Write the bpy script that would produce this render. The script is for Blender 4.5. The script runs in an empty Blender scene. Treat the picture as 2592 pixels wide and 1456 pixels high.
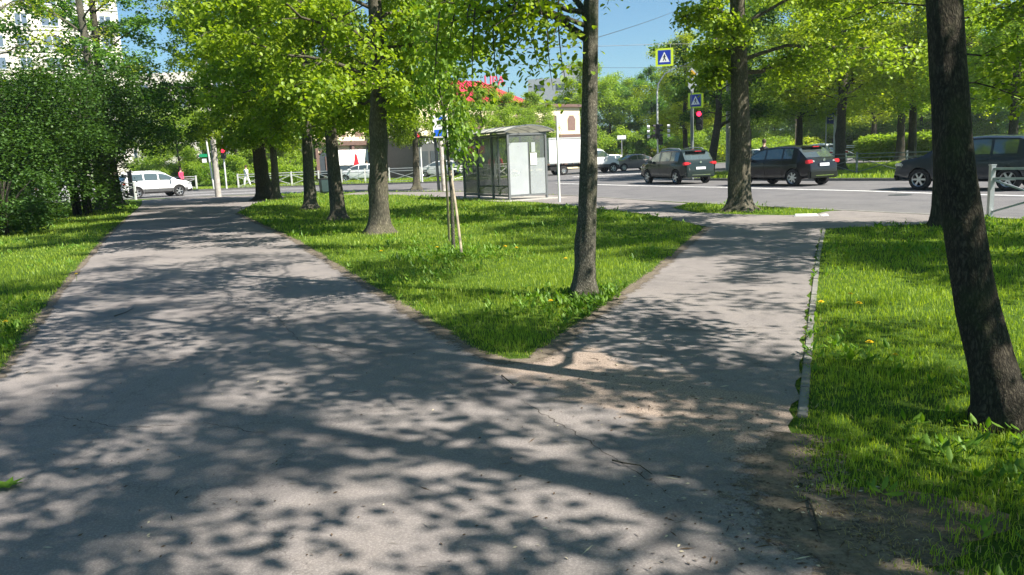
import bpy, bmesh, math, random
import numpy as np
from mathutils import Vector, Matrix
R = math.radians
scene = bpy.context.scene
COL = scene.collection

# ------------------------------------------------------------------ camera
CAM_H = 1.5; FPX = 2000.0; IW, IH = 2592, 1456
PITCH = math.atan(329/2000.0); ROLL = .042
cp, sp = math.cos(PITCH), math.sin(PITCH); cr, sr = math.cos(ROLL), math.sin(ROLL)
Rx = Vector((1, 0, 0)); Ux = Vector((0, sp, cp)); Fx = Vector((0, cp, -sp))
cam = bpy.data.cameras.new('camera'); camo = bpy.data.objects.new('camera', cam); COL.objects.link(camo)
right = Rx*cr - Ux*sr; up = Rx*sr + Ux*cr
camo.matrix_world = Matrix((( right.x, up.x, -Fx.x, 0), (right.y, up.y, -Fx.y, 0), (right.z, up.z, -Fx.z, CAM_H), (0, 0, 0, 1)))
cam.sensor_width = 36; cam.lens = FPX/IW*36; cam.clip_start = .05; cam.clip_end = 2000
scene.camera = camo
# ------------------------------------------------------------------ light
SUN_DIR = Vector((.87, -.49, 0)).normalized(); SUN_EL = R(47)
world = bpy.data.worlds.new('World'); scene.world = world; world.use_nodes = True
wn = world.node_tree.nodes; wl = world.node_tree.links
bg = wn['Background']; sky = wn.new('ShaderNodeTexSky'); sky.sky_type = 'NISHITA'; sky.sun_disc = False
sky.sun_elevation = SUN_EL; sky.sun_rotation = math.atan2(SUN_DIR.x, SUN_DIR.y)
sky.air_density = 1.0; sky.dust_density = .6; sky.ozone_density = 2.0
tint = wn.new('ShaderNodeMix'); tint.data_type = 'RGBA'; tint.blend_type = 'MULTIPLY'; tint.inputs[0].default_value = 1; tint.inputs[7].default_value = (.70, .98, 1.08, 1)
wl.new(sky.outputs[0], tint.inputs[6]); wl.new(tint.outputs[2], bg.inputs[0]); bg.inputs[1].default_value = .055
sl = bpy.data.lights.new('sun', 'SUN'); sl.energy = 5.0; sl.angle = R(.53); sl.color = (1, .93, .82)
so = bpy.data.objects.new('sun', sl); COL.objects.link(so)
sd = Vector((SUN_DIR.x*math.cos(SUN_EL), SUN_DIR.y*math.cos(SUN_EL), math.sin(SUN_EL)))
so.rotation_euler = sd.to_track_quat('Z', 'Y').to_euler()
scene.view_settings.view_transform = 'Standard'; scene.view_settings.look = 'None'
scene.view_settings.gamma = 1; scene.view_settings.exposure = 1.3; scene.view_settings.use_curve_mapping = False
scene.render.engine = 'CYCLES'
cy = scene.cycles
cy.max_bounces = 5; cy.diffuse_bounces = 2; cy.glossy_bounces = 2; cy.transmission_bounces = 3; cy.transparent_max_bounces = 8
cy.sample_clamp_indirect = 6; cy.caustics_reflective = False; cy.caustics_refractive = False

# ------------------------------------------------------------------ helpers
ZR = -.1      # road level below the kerb top
def ray(u, v):
    x = (u-IW/2)/FPX; y = -(v-IH/2)/FPX
    xr = cr*x + sr*y; yr = -sr*x + cr*y
    return Vector((xr, cp+yr*sp, -sp+yr*cp))
def G(u, v, z=0.):
    d = ray(u, v); t = (z-CAM_H)/d.z
    return Vector((d.x*t, d.y*t, z))
def D(u, dist, z=0.):                      # bearing of a surveyed direction at a distance
    v = 399-.042*(u-1296); d = ray(u, v)
    return Vector((d.x/d.y*dist, dist, z))
def ZAT(u, v, dist):                       # height of a thing at that bearing and distance
    d = ray(u, v); return CAM_H + d.z/d.y*dist

def tag(o, label=None, cat=None, group=None, kind=None):
    if label: o['label'] = label
    if cat: o['category'] = cat
    if group: o['group'] = group
    if kind: o['kind'] = kind
    return o
def empty(name, loc=(0, 0, 0), rz=0, label=None, cat=None, group=None):
    o = bpy.data.objects.new(name, None); COL.objects.link(o); o.location = loc; o.rotation_euler = (0, 0, rz)
    return tag(o, label, cat, group)
def obj(name, me, mat=None, parent=None, loc=None, rot=None):
    o = bpy.data.objects.new(name, me); COL.objects.link(o)
    if mat is not None and len(me.materials) == 0:
        me.materials.append(mat)
    if parent: o.parent = parent
    if loc is not None: o.location = loc
    if rot is not None: o.rotation_euler = rot
    return o
def copy_tree(o, parent=None):
    c = o.copy(); COL.objects.link(c); c.parent = parent
    for ch in list(o.children): copy_tree(ch, c)
    return c

class MB:
    """collects simple solids into one mesh"""
    def __init__(s): s.v = []; s.f = []; s.mi = []; s.m = 0
    def add(s, vs, fs):
        b = len(s.v); s.v += [tuple(p) for p in vs]; s.f += [tuple(b+i for i in f) for f in fs]; s.mi += [s.m]*len(fs)
    def box(s, c, d, rz=0, rot=None):
        M = (rot if rot is not None else Matrix.Rotation(rz, 3, 'Z')); c = Vector(c)
        vs = [c + M @ Vector((x*d[0]/2, y*d[1]/2, z*d[2]/2)) for x in (-1, 1) for y in (-1, 1) for z in (-1, 1)]
        s.add(vs, [(0, 1, 3, 2), (4, 6, 7, 5), (0, 4, 5, 1), (2, 3, 7, 6), (0, 2, 6, 4), (1, 5, 7, 3)])
    def bar(s, a, b, w, h=None):           # rectangular bar between two points
        a = Vector(a); b = Vector(b); d = b-a; L = d.length
        if L < 1e-6: return
        s.box((a+b)/2, (w, h or w, L), rot=d.to_track_quat('Z', 'X').to_matrix())
    def tube(s, pts, rad, n=8, caps=True, wob=0, rng=None):
        pts = [Vector(p) for p in pts]; N = len(pts)
        if not hasattr(rad, '__len__'): rad = [rad]*N
        b = len(s.v); prev = None
        for i, p in enumerate(pts):
            t = (pts[min(i+1, N-1)]-pts[max(i-1, 0)])
            if t.length < 1e-7: t = Vector((0, 0, 1))
            t.normalize()
            if prev is None: x = t.orthogonal().normalized()
            else:
                x = prev - t*prev.dot(t)
                x = x.normalized() if x.length > 1e-6 else t.orthogonal().normalized()
            prev = x; y = t.cross(x)
            for k in range(n):
                a = 2*math.pi*k/n; r = rad[i]
                if wob and rng: r *= 1+wob*(rng.random()-.5)
                s.v.append(tuple(p + x*math.cos(a)*r + y*math.sin(a)*r))
        for i in range(N-1):
            for k in range(n):
                s.f.append((b+i*n+k, b+i*n+(k+1) % n, b+(i+1)*n+(k+1) % n, b+(i+1)*n+k)); s.mi.append(s.m)
        if caps:
            s.f.append(tuple(b+k for k in range(n))[::-1]); s.mi.append(s.m)
            s.f.append(tuple(b+(N-1)*n+k for k in range(n))); s.mi.append(s.m)
    def cyl(s, c, r, h, n=16): s.tube([Vector(c), Vector(c)+Vector((0, 0, h))], r, n)
    def lathe(s, prof, n=24, axis='Z', c=(0, 0, 0)):   # prof: (r, h)
        b = len(s.v); m = len(prof); c = Vector(c)
        for (r, h) in prof:
            for k in range(n):
                a = 2*math.pi*k/n; x, y = math.cos(a)*r, math.sin(a)*r
                p = (x, y, h) if axis == 'Z' else ((x, h, y) if axis == 'Y' else (h, x, y))
                s.v.append(tuple(c+Vector(p)))
        for i in range(m-1):
            for k in range(n):
                s.f.append((b+i*n+k, b+i*n+(k+1) % n, b+(i+1)*n+(k+1) % n, b+(i+1)*n+k)); s.mi.append(s.m)
    def poly(s, pts): s.add(pts, [tuple(range(len(pts)))])
    def mesh(s, name, smooth=False, ang=35):
        me = bpy.data.meshes.new(name); me.from_pydata(s.v, [], s.f)
        me.polygons.foreach_set('material_index', s.mi)
        if smooth:
            me.polygons.foreach_set('use_smooth', [True]*len(s.f)); me.set_sharp_from_angle(angle=R(ang))
        me.validate(); me.update(); return me
    def build(s, name, mat, parent=None, smooth=False, loc=None, rot=None, bevel=0, ang=35):
        me = s.mesh(name, smooth, ang)
        if bevel:
            bm = bmesh.new(); bm.from_mesh(me); bmesh.ops.recalc_face_normals(bm, faces=bm.faces[:])
            bmesh.ops.bevel(bm, geom=[e for e in bm.edges if len(e.link_faces) == 2 and e.calc_face_angle(0) > .5], offset=bevel, segments=2, affect='EDGES')
            bm.to_mesh(me); bm.free()
        return obj(name, me, mat, parent, loc, rot)

# ------------------------------------------------------------------ materials
def lin(c): return tuple(((x/255)/12.92 if x/255 <= .04045 else ((x/255+.055)/1.055)**2.4) for x in c)
def newmat(name):
    m = bpy.data.materials.new(name); m.use_nodes = True
    nt = m.node_tree; return m, nt, nt.nodes['Principled BSDF'], nt.nodes, nt.links
def ramp(N, stops):
    r = N.new('ShaderNodeValToRGB'); e = r.color_ramp.elements
    while len(e) < len(stops): e.new(.5)
    for k, (p, c) in enumerate(stops): e[k].position = p; e[k].color = (*c, 1)
    return r
def noise(N, L, co, scale, detail=6, rough=.6, dist=0):
    n = N.new('ShaderNodeTexNoise'); n.inputs['Scale'].default_value = scale; n.inputs['Detail'].default_value = detail
    n.inputs['Roughness'].default_value = rough; n.inputs['Distortion'].default_value = dist
    if co is not None: L.new(co, n.inputs['Vector'])
    return n
def mix(N, L, fac, a, b, mode='MIX'):
    m = N.new('ShaderNodeMix'); m.data_type = 'RGBA'; m.blend_type = mode
    for sock, val in ((m.inputs[0], fac), (m.inputs[6], a), (m.inputs[7], b)):
        if hasattr(val, 'links'): L.new(val, sock)
        elif hasattr(val, '__len__'): sock.default_value = (*val, 1) if len(val) == 3 else val
        else: sock.default_value = val
    return m.outputs[2]
def math_(N, L, op, a, b=None, clamp=False):
    m = N.new('ShaderNodeMath'); m.operation = op; m.use_clamp = clamp
    for k, val in ((0, a), (1, b)):
        if val is None: continue
        if hasattr(val, 'links'): L.new(val, m.inputs[k])
        else: m.inputs[k].default_value = val
    return m.outputs[0]
def bump(N, L, P, h, strength, dist):
    b = N.new('ShaderNodeBump'); b.inputs['Strength'].default_value = strength; b.inputs['Distance'].default_value = dist
    L.new(h, b.inputs['Height']); L.new(b.outputs[0], P.inputs['Normal'])
def worldpos(N): return N.new('ShaderNodeNewGeometry').outputs['Position']

def simple(name, col, rough=.6, metal=0, var=.12, scale=3, spec=.5, coat=0, bmp=0):
    m, nt, P, N, L = newmat(name)
    tc = N.new('ShaderNodeTexCoord'); n = noise(N, L, tc.outputs['Object'], scale)
    lo = tuple(c*(1-var) for c in col); hi = tuple(min(1, c*(1+var)) for c in col)
    r = ramp(N, [(.3, lo), (.7, hi)]); L.new(n.outputs[0], r.inputs[0]); L.new(r.outputs[0], P.inputs['Base Color'])
    P.inputs['Roughness'].default_value = rough; P.inputs['Metallic'].default_value = metal
    P.inputs['Specular IOR Level'].default_value = spec; P.inputs['Coat Weight'].default_value = coat; P.inputs['Coat Roughness'].default_value = .03
    if bmp:
        n2 = noise(N, L, tc.outputs['Object'], scale*6); bump(N, L, P, n2.outputs[0], bmp, .01)
    return m

def leafmat(name, c1, c2, trans=.5, c3=None, patch=.5):
    """thin leaf: diffuse + translucent, colour varying by leaf and by clump"""
    m = bpy.data.materials.new(name); m.use_nodes = True; nt = m.node_tree; N = nt.nodes; L = nt.links
    N.remove(N['Principled BSDF']); out = N['Material Output']
    geo = N.new('ShaderNodeNewGeometry'); n = noise(N, L, geo.outputs['Position'], patch, 3)
    a = math_(N, L, 'MULTIPLY', geo.outputs['Random Per Island'], .55)
    b = math_(N, L, 'MULTIPLY', n.outputs[0], .75); f = math_(N, L, 'ADD', a, b)
    r = ramp(N, [(.3, c1), (.85, c2)]); L.new(f, r.inputs[0])
    d = N.new('ShaderNodeBsdfDiffuse'); L.new(r.outputs[0], d.inputs[0])
    t = N.new('ShaderNodeBsdfTranslucent')
    tcol = mix(N, L, 1.0, r.outputs[0], (1.9, 1.9, .55) if 'roof' not in name else (1, 1, 1), 'MULTIPLY'); L.new(tcol, t.inputs[0])
    g = N.new('ShaderNodeBsdfGlossy'); g.inputs['Roughness'].default_value = .5; g.inputs[0].default_value = (.7, .85, .6, 1)
    mx = N.new('ShaderNodeMixShader'); mx.inputs[0].default_value = trans; L.new(d.outputs[0], mx.inputs[1]); L.new(t.outputs[0], mx.inputs[2])
    mg = N.new('ShaderNodeMixShader'); mg.inputs[0].default_value = .035; L.new(mx.outputs[0], mg.inputs[1]); L.new(g.outputs[0], mg.inputs[2])
    L.new(mg.outputs[0], out.inputs[0]); return m

def barkmat(name, lo, hi, scale=1.0, moss=0, zs=.3):
    m, nt, P, N, L = newmat(name)
    tc = N.new('ShaderNodeTexCoord'); mp = N.new('ShaderNodeMapping'); L.new(tc.outputs['Object'], mp.inputs[0]); mp.inputs['Scale'].default_value = (1, 1, zs)
    wv = noise(N, L, mp.outputs[0], 5*scale, 4, .6)
    vm = N.new('ShaderNodeVectorMath'); vm.operation = 'ADD'; L.new(mp.outputs[0], vm.inputs[0])
    sc = N.new('ShaderNodeVectorMath'); sc.operation = 'SCALE'; L.new(wv.outputs['Color'], sc.inputs[0]); sc.inputs['Scale'].default_value = .12
    L.new(sc.outputs[0], vm.inputs[1])
    vo = N.new('ShaderNodeTexVoronoi'); vo.feature = 'DISTANCE_TO_EDGE'; vo.inputs['Scale'].default_value = 26*scale; L.new(vm.outputs[0], vo.inputs['Vector'])
    vv = math_(N, L, 'MULTIPLY', vo.outputs['Distance'], 1.3, True)
    n2 = noise(N, L, mp.outputs[0], 30*scale, 8, .7); n3 = noise(N, L, tc.outputs['Object'], 2.2, 3)
    f = math_(N, L, 'ADD', math_(N, L, 'MULTIPLY', vv, .45), math_(N, L, 'MULTIPLY', n2.outputs[0], .72), True)
    r = ramp(N, [(.1, tuple(c*.35 for c in lo)), (.4, lo), (.85, hi)]); L.new(f, r.inputs[0])
    r2 = ramp(N, [(.35, (.75, .78, .75)), (.7, (1.2, 1.15, 1.05))]); L.new(n3.outputs[0], r2.inputs[0])
    c = mix(N, L, 1.0, r.outputs[0], r2.outputs[0], 'MULTIPLY')
    if moss:
        n4 = noise(N, L, tc.outputs['Object'], 3.1, 5); rm = ramp(N, [(.5, (0, 0, 0)), (.65, (moss, moss, moss))]); L.new(n4.outputs[0], rm.inputs[0])
        c = mix(N, L, rm.outputs[0], c, (.045, .06, .022))
    L.new(c, P.inputs['Base Color']); P.inputs['Roughness'].default_value = .92; P.inputs['Specular IOR Level'].default_value = .2
    bump(N, L, P, f, .9, .02); return m

M = {}
M['leaf_lime'] = leafmat('leaf_lime', (.085, .16, .014), (.26, .35, .03), .45)
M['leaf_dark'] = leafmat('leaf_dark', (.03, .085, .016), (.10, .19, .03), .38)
M['leaf_blue'] = leafmat('leaf_blue', (.05, .125, .035), (.15, .28, .06), .5)
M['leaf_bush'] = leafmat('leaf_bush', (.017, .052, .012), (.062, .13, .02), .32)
M['leaf_far'] = leafmat('leaf_far', (.10, .18, .022), (.28, .39, .05), .5, patch=.25)
M['leaf_fary'] = leafmat('leaf_fary', (.13, .20, .016), (.36, .42, .035), .5, patch=.25)
M['leaf_sap'] = leafmat('leaf_sap', (.07, .155, .02), (.19, .30, .04), .5)
M['grass'] = leafmat('grass', (.10, .18, .018), (.31, .40, .045), .45, patch=1.1)
M['weed'] = leafmat('weed', (.05, .13, .012), (.15, .27, .03), .4, patch=2)
M['straw'] = leafmat('straw', (.22, .17, .09), (.38, .31, .17), .25)
M['bark'] = barkmat('bark', (.075, .068, .055), (.30, .275, .215), 1.6, .25, .22)
M['bark_young'] = barkmat('bark_young', (.075, .07, .058), (.36, .34, .285), 2.2, .5, .5)
M['bark_brown'] = barkmat('bark_brown', (.035, .03, .024), (.15, .13, .10), 2.0, .5, .4)
M['bark_dark'] = barkmat('bark_dark', (.05, .045, .036), (.16, .145, .115), .8, .3)

def asphalt(name, lo, hi, patch_cap=None, speck=.35):
    m, nt, P, N, L = newmat(name); pos = worldpos(N)
    n1 = noise(N, L, pos, .55, 5); n2 = noise(N, L, pos, 170, 3, .8); n3 = noise(N, L, pos, 7, 6, .65)
    r = ramp(N, [(.3, lo), (.72, hi)]); f = math_(N, L, 'ADD', math_(N, L, 'MULTIPLY', n1.outputs[0], .6), math_(N, L, 'MULTIPLY', n3.outputs[0], .4)); L.new(f, r.inputs[0])
    r2 = ramp(N, [(.25, (1-speck,)*3), (.5, (1, 1, 1)), (.8, (1+speck*1.3,)*3)]); L.new(n2.outputs[0], r2.inputs[0])
    c = mix(N, L, 1.0, r.outputs[0], r2.outputs[0], 'MULTIPLY')
    vg = N.new('ShaderNodeTexVoronoi'); vg.inputs['Scale'].default_value = 75; L.new(pos, vg.inputs['Vector'])
    rg_ = ramp(N, [(.0, (1.0+speck*.9,)*3), (.35, (1, 1, 1)), (.75, (1-speck*.55,)*3)]); L.new(vg.outputs['Distance'], rg_.inputs[0]); c = mix(N, L, .8, c, mix(N, L, 1.0, c, rg_.outputs[0], 'MULTIPLY'))
    st = noise(N, L, pos, 1.1, 7, .72, .6); rs2 = ramp(N, [(.36, (.80, .80, .81)), (.5, (1, 1, 1)), (.68, (1.08, 1.06, 1.03))]); L.new(st.outputs[0], rs2.inputs[0]); c = mix(N, L, 1.0, c, rs2.outputs[0], 'MULTIPLY')
    # fine cracks
    vo = N.new('ShaderNodeTexVoronoi'); vo.feature = 'DISTANCE_TO_EDGE'; vo.inputs['Scale'].default_value = .33
    wob = noise(N, L, pos, 1.7, 6, .7); sc = N.new('ShaderNodeVectorMath'); sc.operation = 'SCALE'; L.new(wob.outputs['Color'], sc.inputs[0]); sc.inputs['Scale'].default_value = .9
    ad = N.new('ShaderNodeVectorMath'); L.new(pos, ad.inputs[0]); L.new(sc.outputs[0], ad.inputs[1]); L.new(ad.outputs[0], vo.inputs['Vector'])
    rc = ramp(N, [(.0, (.45, .45, .45)), (.004, (1, 1, 1))]); L.new(vo.outputs['Distance'], rc.inputs[0])
    c = mix(N, L, .6, c, mix(N, L, 1.0, c, rc.outputs[0], 'MULTIPLY'))
    if patch_cap:
        (a, b, rad) = patch_cap; a = Vector(a); b = Vector(b); ab = b-a
        # capsule distance to the sandy strip
        sub = N.new('ShaderNodeVectorMath'); sub.operation = 'SUBTRACT'; L.new(pos, sub.inputs[0]); sub.inputs[1].default_value = a
        dt = N.new('ShaderNodeVectorMath'); dt.operation = 'DOT_PRODUCT'; L.new(sub.outputs[0], dt.inputs[0]); dt.inputs[1].default_value = ab/ab.length_squared
        t = math_(N, L, 'ADD', dt.outputs['Value'], 0., True)
        pr = N.new('ShaderNodeVectorMath'); pr.operation = 'SCALE'; pr.inputs[0].default_value = ab; L.new(t, pr.inputs['Scale'])
        df = N.new('ShaderNodeVectorMath'); df.operation = 'SUBTRACT'; L.new(sub.outputs[0], df.inputs[0]); L.new(pr.outputs[0], df.inputs[1])
        ln = N.new('ShaderNodeVectorMath'); ln.operation = 'LENGTH'; L.new(df.outputs[0], ln.inputs[0])
        ns = noise(N, L, pos, 2.6, 6, .65); e = math_(N, L, 'ADD', ln.outputs['Value'], math_(N, L, 'MULTIPLY', math_(N, L, 'SUBTRACT', ns.outputs[0], .5), 1.1))
        k = math_(N, L, 'DIVIDE', math_(N, L, 'SUBTRACT', rad, e), .16, True)
        gr = noise(N, L, pos, 110, 3, .8); rs = ramp(N, [(.3, (.10, .07, .055)), (.52, (.29, .225, .18)), (.7, (.50, .41, .34))]); L.new(gr.outputs[0], rs.inputs[0])
        c = mix(N, L, math_(N, L, 'MULTIPLY', k, .85), c, rs.outputs[0])
    L.new(c, P.inputs['Base Color']); P.inputs['Roughness'].default_value = .88; P.inputs['Specular IOR Level'].default_value = .3
    bump(N, L, P, n2.outputs[0], .5, .006); return m
SAND = (G(1380, 915), G(1930, 1085), .5)
M['path'] = asphalt('path_asphalt', (.185, .168, .162), (.26, .236, .228), SAND)
M['road'] = asphalt('road_asphalt', (.125, .122, .126), (.17, .165, .168), speck=.2)
M['pave'] = asphalt('pavement_asphalt', (.14, .135, .13), (.2, .195, .19), speck=.25)

def soilmat(name, a, b):
    m, nt, P, N, L = newmat(name); pos = worldpos(N)
    n1 = noise(N, L, pos, 1.3, 8, .7); n2 = noise(N, L, pos, 45, 4, .7)
    r = ramp(N, [(.35, a), (.65, b)]); L.new(math_(N, L, 'ADD', math_(N, L, 'MULTIPLY', n1.outputs[0], .5), math_(N, L, 'MULTIPLY', n2.outputs[0], .5)), r.inputs[0])
    L.new(r.outputs[0], P.inputs['Base Color']); P.inputs['Roughness'].default_value = 1; P.inputs['Specular IOR Level'].default_value = .1
    bump(N, L, P, n2.outputs[0], .8, .03); return m
M['lawn'] = soilmat('lawn_ground', (.035, .07, .012), (.09, .16, .018))
M['dirt'] = soilmat('dirt', (.09, .075, .055), (.24, .195, .15))
M['kerb'] = simple('kerb_stone', (.19, .185, .17), .85, var=.3, scale=5, bmp=.4)
M['white_paint'] = simple('road_paint', (.78, .78, .76), .6, var=.2, scale=4)
M['galv'] = simple('galvanised_steel', (.42, .44, .45), .42, .6, .12, 8)
M['fence_dark'] = simple('fence_paint_grey', (.16, .18, .18), .55, .1)
M['fence_white'] = simple('fence_paint_white', (.6, .61, .58), .55)
M['concrete'] = simple('concrete', (.36, .34, .31), .9, var=.25, scale=6, bmp=.3)
M['steel_dark'] = simple('dark_steel', (.06, .07, .075), .45, .2)
M['black'] = simple('black_plastic', (.012, .012, .013), .5)
M['tyre'] = simple('tyre_rubber', (.018, .018, .019), .85)
M['rim'] = simple('alloy_rim', (.55, .56, .57), .3, .8)
M['rim_dark'] = simple('wheel_well', (.01, .01, .01), .9)
M['chrome'] = simple('chrome', (.75, .76, .78), .12, 1)
M['white'] = simple('white_panel', (.8, .8, .79), .45, var=.05)
M['blue'] = simple('sign_blue', (.01, .035, .36), .4)
M['sky_blue'] = simple('sign_light_blue', (.02, .12, .6), .4)
M['green'] = simple('sign_green', (.01, .3, .12), .4)
M['yellowgreen'] = simple('fluorescent_yellow', (.62, .78, .03), .45, var=.06)
M['yellow'] = simple('sign_yellow', (.75, .42, .02), .4)
M['red'] = simple('sign_red', (.62, .02, .03), .45)
M['wood'] = simple('weathered_wood', (.30, .25, .18), .9, var=.35, scale=9, bmp=.4)
M['plate'] = simple('number_plate', (.75, .76, .78), .4, var=.03)
M['tail'] = simple('tail_lamp', (.45, .008, .012), .15, coat=1, var=.05)
M['headlamp'] = simple('head_lamp', (.55, .58, .6), .08, .5)
M['cladding'] = simple('grey_cladding', (.075, .077, .08), .7)
def paint(name, col, metal=.3): return simple(name, col, .14, 0, .03, 2, .45, 0)
M['p_white'] = paint('white_car_paint', (.8, .81, .82), 0)
M['p_green'] = paint('dark_green_car_paint', (.018, .028, .027))
M['p_black'] = paint('black_car_paint', (.012, .013, .016))
M['p_blue'] = paint('dark_blue_car_paint', (.02, .03, .042))
M['p_grey'] = paint('grey_brown_car_paint', (.23, .2, .2))
M['p_silver'] = paint('silver_car_paint', (.5, .52, .53), .5)
M['glass_car'] = simple('car_glass', (.16, .20, .19), .04, .7, .02, spec=.8)
def emis(name, col, s):
    m, nt, P, N, L = newmat(name); P.inputs['Base Color'].default_value = (*col, 1); P.inputs['Emission Color'].default_value = (*col, 1); P.inputs['Emission Strength'].default_value = s
    return m
M['red_light'] = emis('red_lamp', (1, .02, .06), 2.2)
M['brake'] = emis('brake_lamp', (.5, .01, .018), .06)
def glass(name, tint, alpha, rough=.1):
    m = bpy.data.materials.new(name); m.use_nodes = True; nt = m.node_tree; N = nt.nodes; L = nt.links
    P = N['Principled BSDF']; out = N['Material Output']
    tc = N.new('ShaderNodeTexCoord'); n = noise(N, L, tc.outputs['Object'], 1.4, 5)
    P.inputs['Base Color'].default_value = (*tint, 1); P.inputs['Roughness'].default_value = rough
    t = N.new('ShaderNodeBsdfTransparent'); mx = N.new('ShaderNodeMixShader')
    f = math_(N, L, 'ADD', math_(N, L, 'MULTIPLY', n.outputs[0], .25), alpha-.12); L.new(f, mx.inputs[0])
    L.new(t.outputs[0], mx.inputs[1]); L.new(P.outputs[0], mx.inputs[2]); L.new(mx.outputs[0], out.inputs[0]); return m
M['glass_dark'] = glass('shelter_glass_dusty', (.12, .135, .135), .48)
M['glass_milk'] = glass('shelter_glass_scratched', (.55, .6, .62), .3)
M['glass_poster'] = glass('translucent_film', (.62, .67, .7), .38)
M['roof_poly'] = leafmat('polycarbonate_roof', (.55, .55, .5), (.75, .75, .68), .5)

# ------------------------------------------------------------------ setting: ground
def flat(name, pts, z, mat):
    bm = bmesh.new(); vs = [bm.verts.new((p[0], p[1], z)) for p in pts]; f = bm.faces.new(vs)
    f.normal_update()
    if f.normal.z < 0: f.normal_flip()
    bmesh.ops.triangulate(bm, faces=[f]); me = bpy.data.meshes.new(name); bm.to_mesh(me); bm.free()
    return tag(obj(name, me, mat), kind='structure')
def smooth_line(pts, n=6):
    P_ = [Vector((p[0], p[1], 0)) for p in pts]; out = []
    for i in range(len(P_)-1):
        a, b, c, d = P_[max(i-1, 0)], P_[i], P_[i+1], P_[min(i+2, len(P_)-1)]
        for k in range(n):
            t = k/n; out.append(.5*((2*b)+(c-a)*t+(2*a-5*b+4*c-d)*t*t+(3*b-a-3*c+d)*t**3))
    out.append(P_[-1]); return out
def strip(name, pts, w, z0, z1, mat, side=0, kind='structure', gaps=0):
    """solid band along a line: w wide, from z0 up to z1"""
    mb = MB(); P_ = [Vector((p[0], p[1], 0)) for p in pts]; L_ = []
    for i, p in enumerate(P_):
        t = (P_[min(i+1, len(P_)-1)]-P_[max(i-1, 0)]).normalized(); n = Vector((-t.y, t.x, 0))
        L_.append((p+n*w*(side-.5), p+n*w*(side+.5)))
    for i in range(len(L_)-1):
        if gaps and i % 2: continue
        a, b = L_[i]; c, d = L_[i+1]
        V8 = [(*a.xy, z0), (*b.xy, z0), (*d.xy, z0), (*c.xy, z0), (*a.xy, z1), (*b.xy, z1), (*d.xy, z1), (*c.xy, z1)]
        mb.add(V8, [(4, 5, 6, 7), (0, 4, 7, 3), (1, 2, 6, 5), (0, 1, 5, 4), (3, 7, 6, 2)])
    o = mb.build(name, mat); tag(o, kind=kind); return o

flat('ground', [(-380, -60), (380, -60), (380, 480), (-380, 480)], -.16, M['lawn'])
KERB = smooth_line([(28, -18), (14.5, 4.5), (9.3, 14.6), (7.6, 18.0), (5.9, 21.5), (4.1, 25.4), (2.6, 29.2), (.8, 33.2), (-2.0, 37.6), (-6, 41.6), (-11, 44.6), (-16.5, 46.2), (-24, 46.6), (-34, 46.8), (-60, 47)])
FAR = smooth_line([(-60, 65.5), (-34, 65), (-24, 64.4), (-15, 62.6), (-9, 60), (-4, 58), (-.5, 59.5), (1.5, 65), (2.5, 76), (4, 92)])
flat('road', [(28, -18), (60, -18), (90, 30), (90, 150), (4, 150)] + [(p.x-.05, p.y+.05) for p in reversed(FAR)] + [(-60, 47)] + [(p.x-.05, p.y-.05) for p in reversed(KERB)][1:-1], ZR, M['road'])
near_land = flat('lawn', [(28, -18)] + [(p.x, p.y) for p in KERB[1:-1]] + [(-60, 47), (-60, -18)], 0, M['lawn'])
far_land = flat('far_verge', [(p.x, p.y) for p in FAR] + [(4, 150), (-60, 150)], 0, M['lawn'])
strip('kerb', KERB, .16, ZR-.02, .012, M['kerb']); strip('far_kerb', FAR, .16, ZR-.02, .012, M['kerb'])

# paths
PL_left = [G(0, 960), G(150, 740), G(270, 600), G(330, 545)]
PL_right = [G(600, 540), G(750, 610), G(990, 760), G(1220, 900), G(1290, 918), G(1350, 912)]
PR_left = [G(1500, 800), G(1660, 685), G(1760, 600), G(1790, 575)]
PR_right = [G(2080, 580), G(2062, 650), G(2040, 800), G(2008, 1060)]
PATH = [(-3.6, -6), (-3.75, 3), tuple(PL_left[0].xy), tuple(PL_left[1].xy), tuple(PL_left[2].xy), tuple(PL_left[3].xy), (-17.5, 38.0), (-20.5, 44.6), (-19, 46.3),
        (-13.0, 44.8), (-11.2, 40.2), (-10.9, 34)] + [tuple(p.xy) for p in PL_right+PR_left] + \
       [(3.35, 19.2), (2.3, 22.6), (1.0, 26.0), (-.7, 29.2), (-2.6, 32.6), (-5.3, 37.2), (-8.5, 40.0), (-8.0, 42.3), (-4.2, 39.3), (-1.8, 37.0), (.75, 33.0), (2.5, 29.1), (3.9, 25.6)] + \
       [(5.1, 22.6), (4.3, 21.0), (4.5, 19.2), (5.3, 17.9), (6.1, 17.25), (6.6, 17.2), (7.3, 17.9), (7.75, 17.9), (9.0, 15.3), (8.4, 14.3)] + [tuple(p.xy) for p in PR_right] + \
       [tuple(G(1992, 1180).xy), tuple(G(1995, 1250).xy), tuple(G(2060, 1330).xy), tuple(G(2150, 1400).xy), tuple(G(2260, 1456).xy), (1.45, 1.6), (1.9, -6)]
rg = random.Random(5)
def rough_line(pts, step=.12, amp=.03):
    out = []
    n = len(pts)
    for i in range(n):
        a = Vector(pts[i]); b = Vector(pts[(i+1) % n]); L_ = (b-a).length; k = max(1, int(min(L_, 40)/step)) if a.length < 25 else 1
        k = min(k, 120); nn = Vector((-(b-a).y, (b-a).x)).normalized()
        for j in range(k):
            p = a+(b-a)*(j/k)
            out.append(tuple(p + nn*rg.uniform(-amp, amp) if j else p))
    return out
PATHR = rough_line(PATH)
flat('path', PATHR, .006, M['path'])
PN = np.array(PATH)
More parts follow.
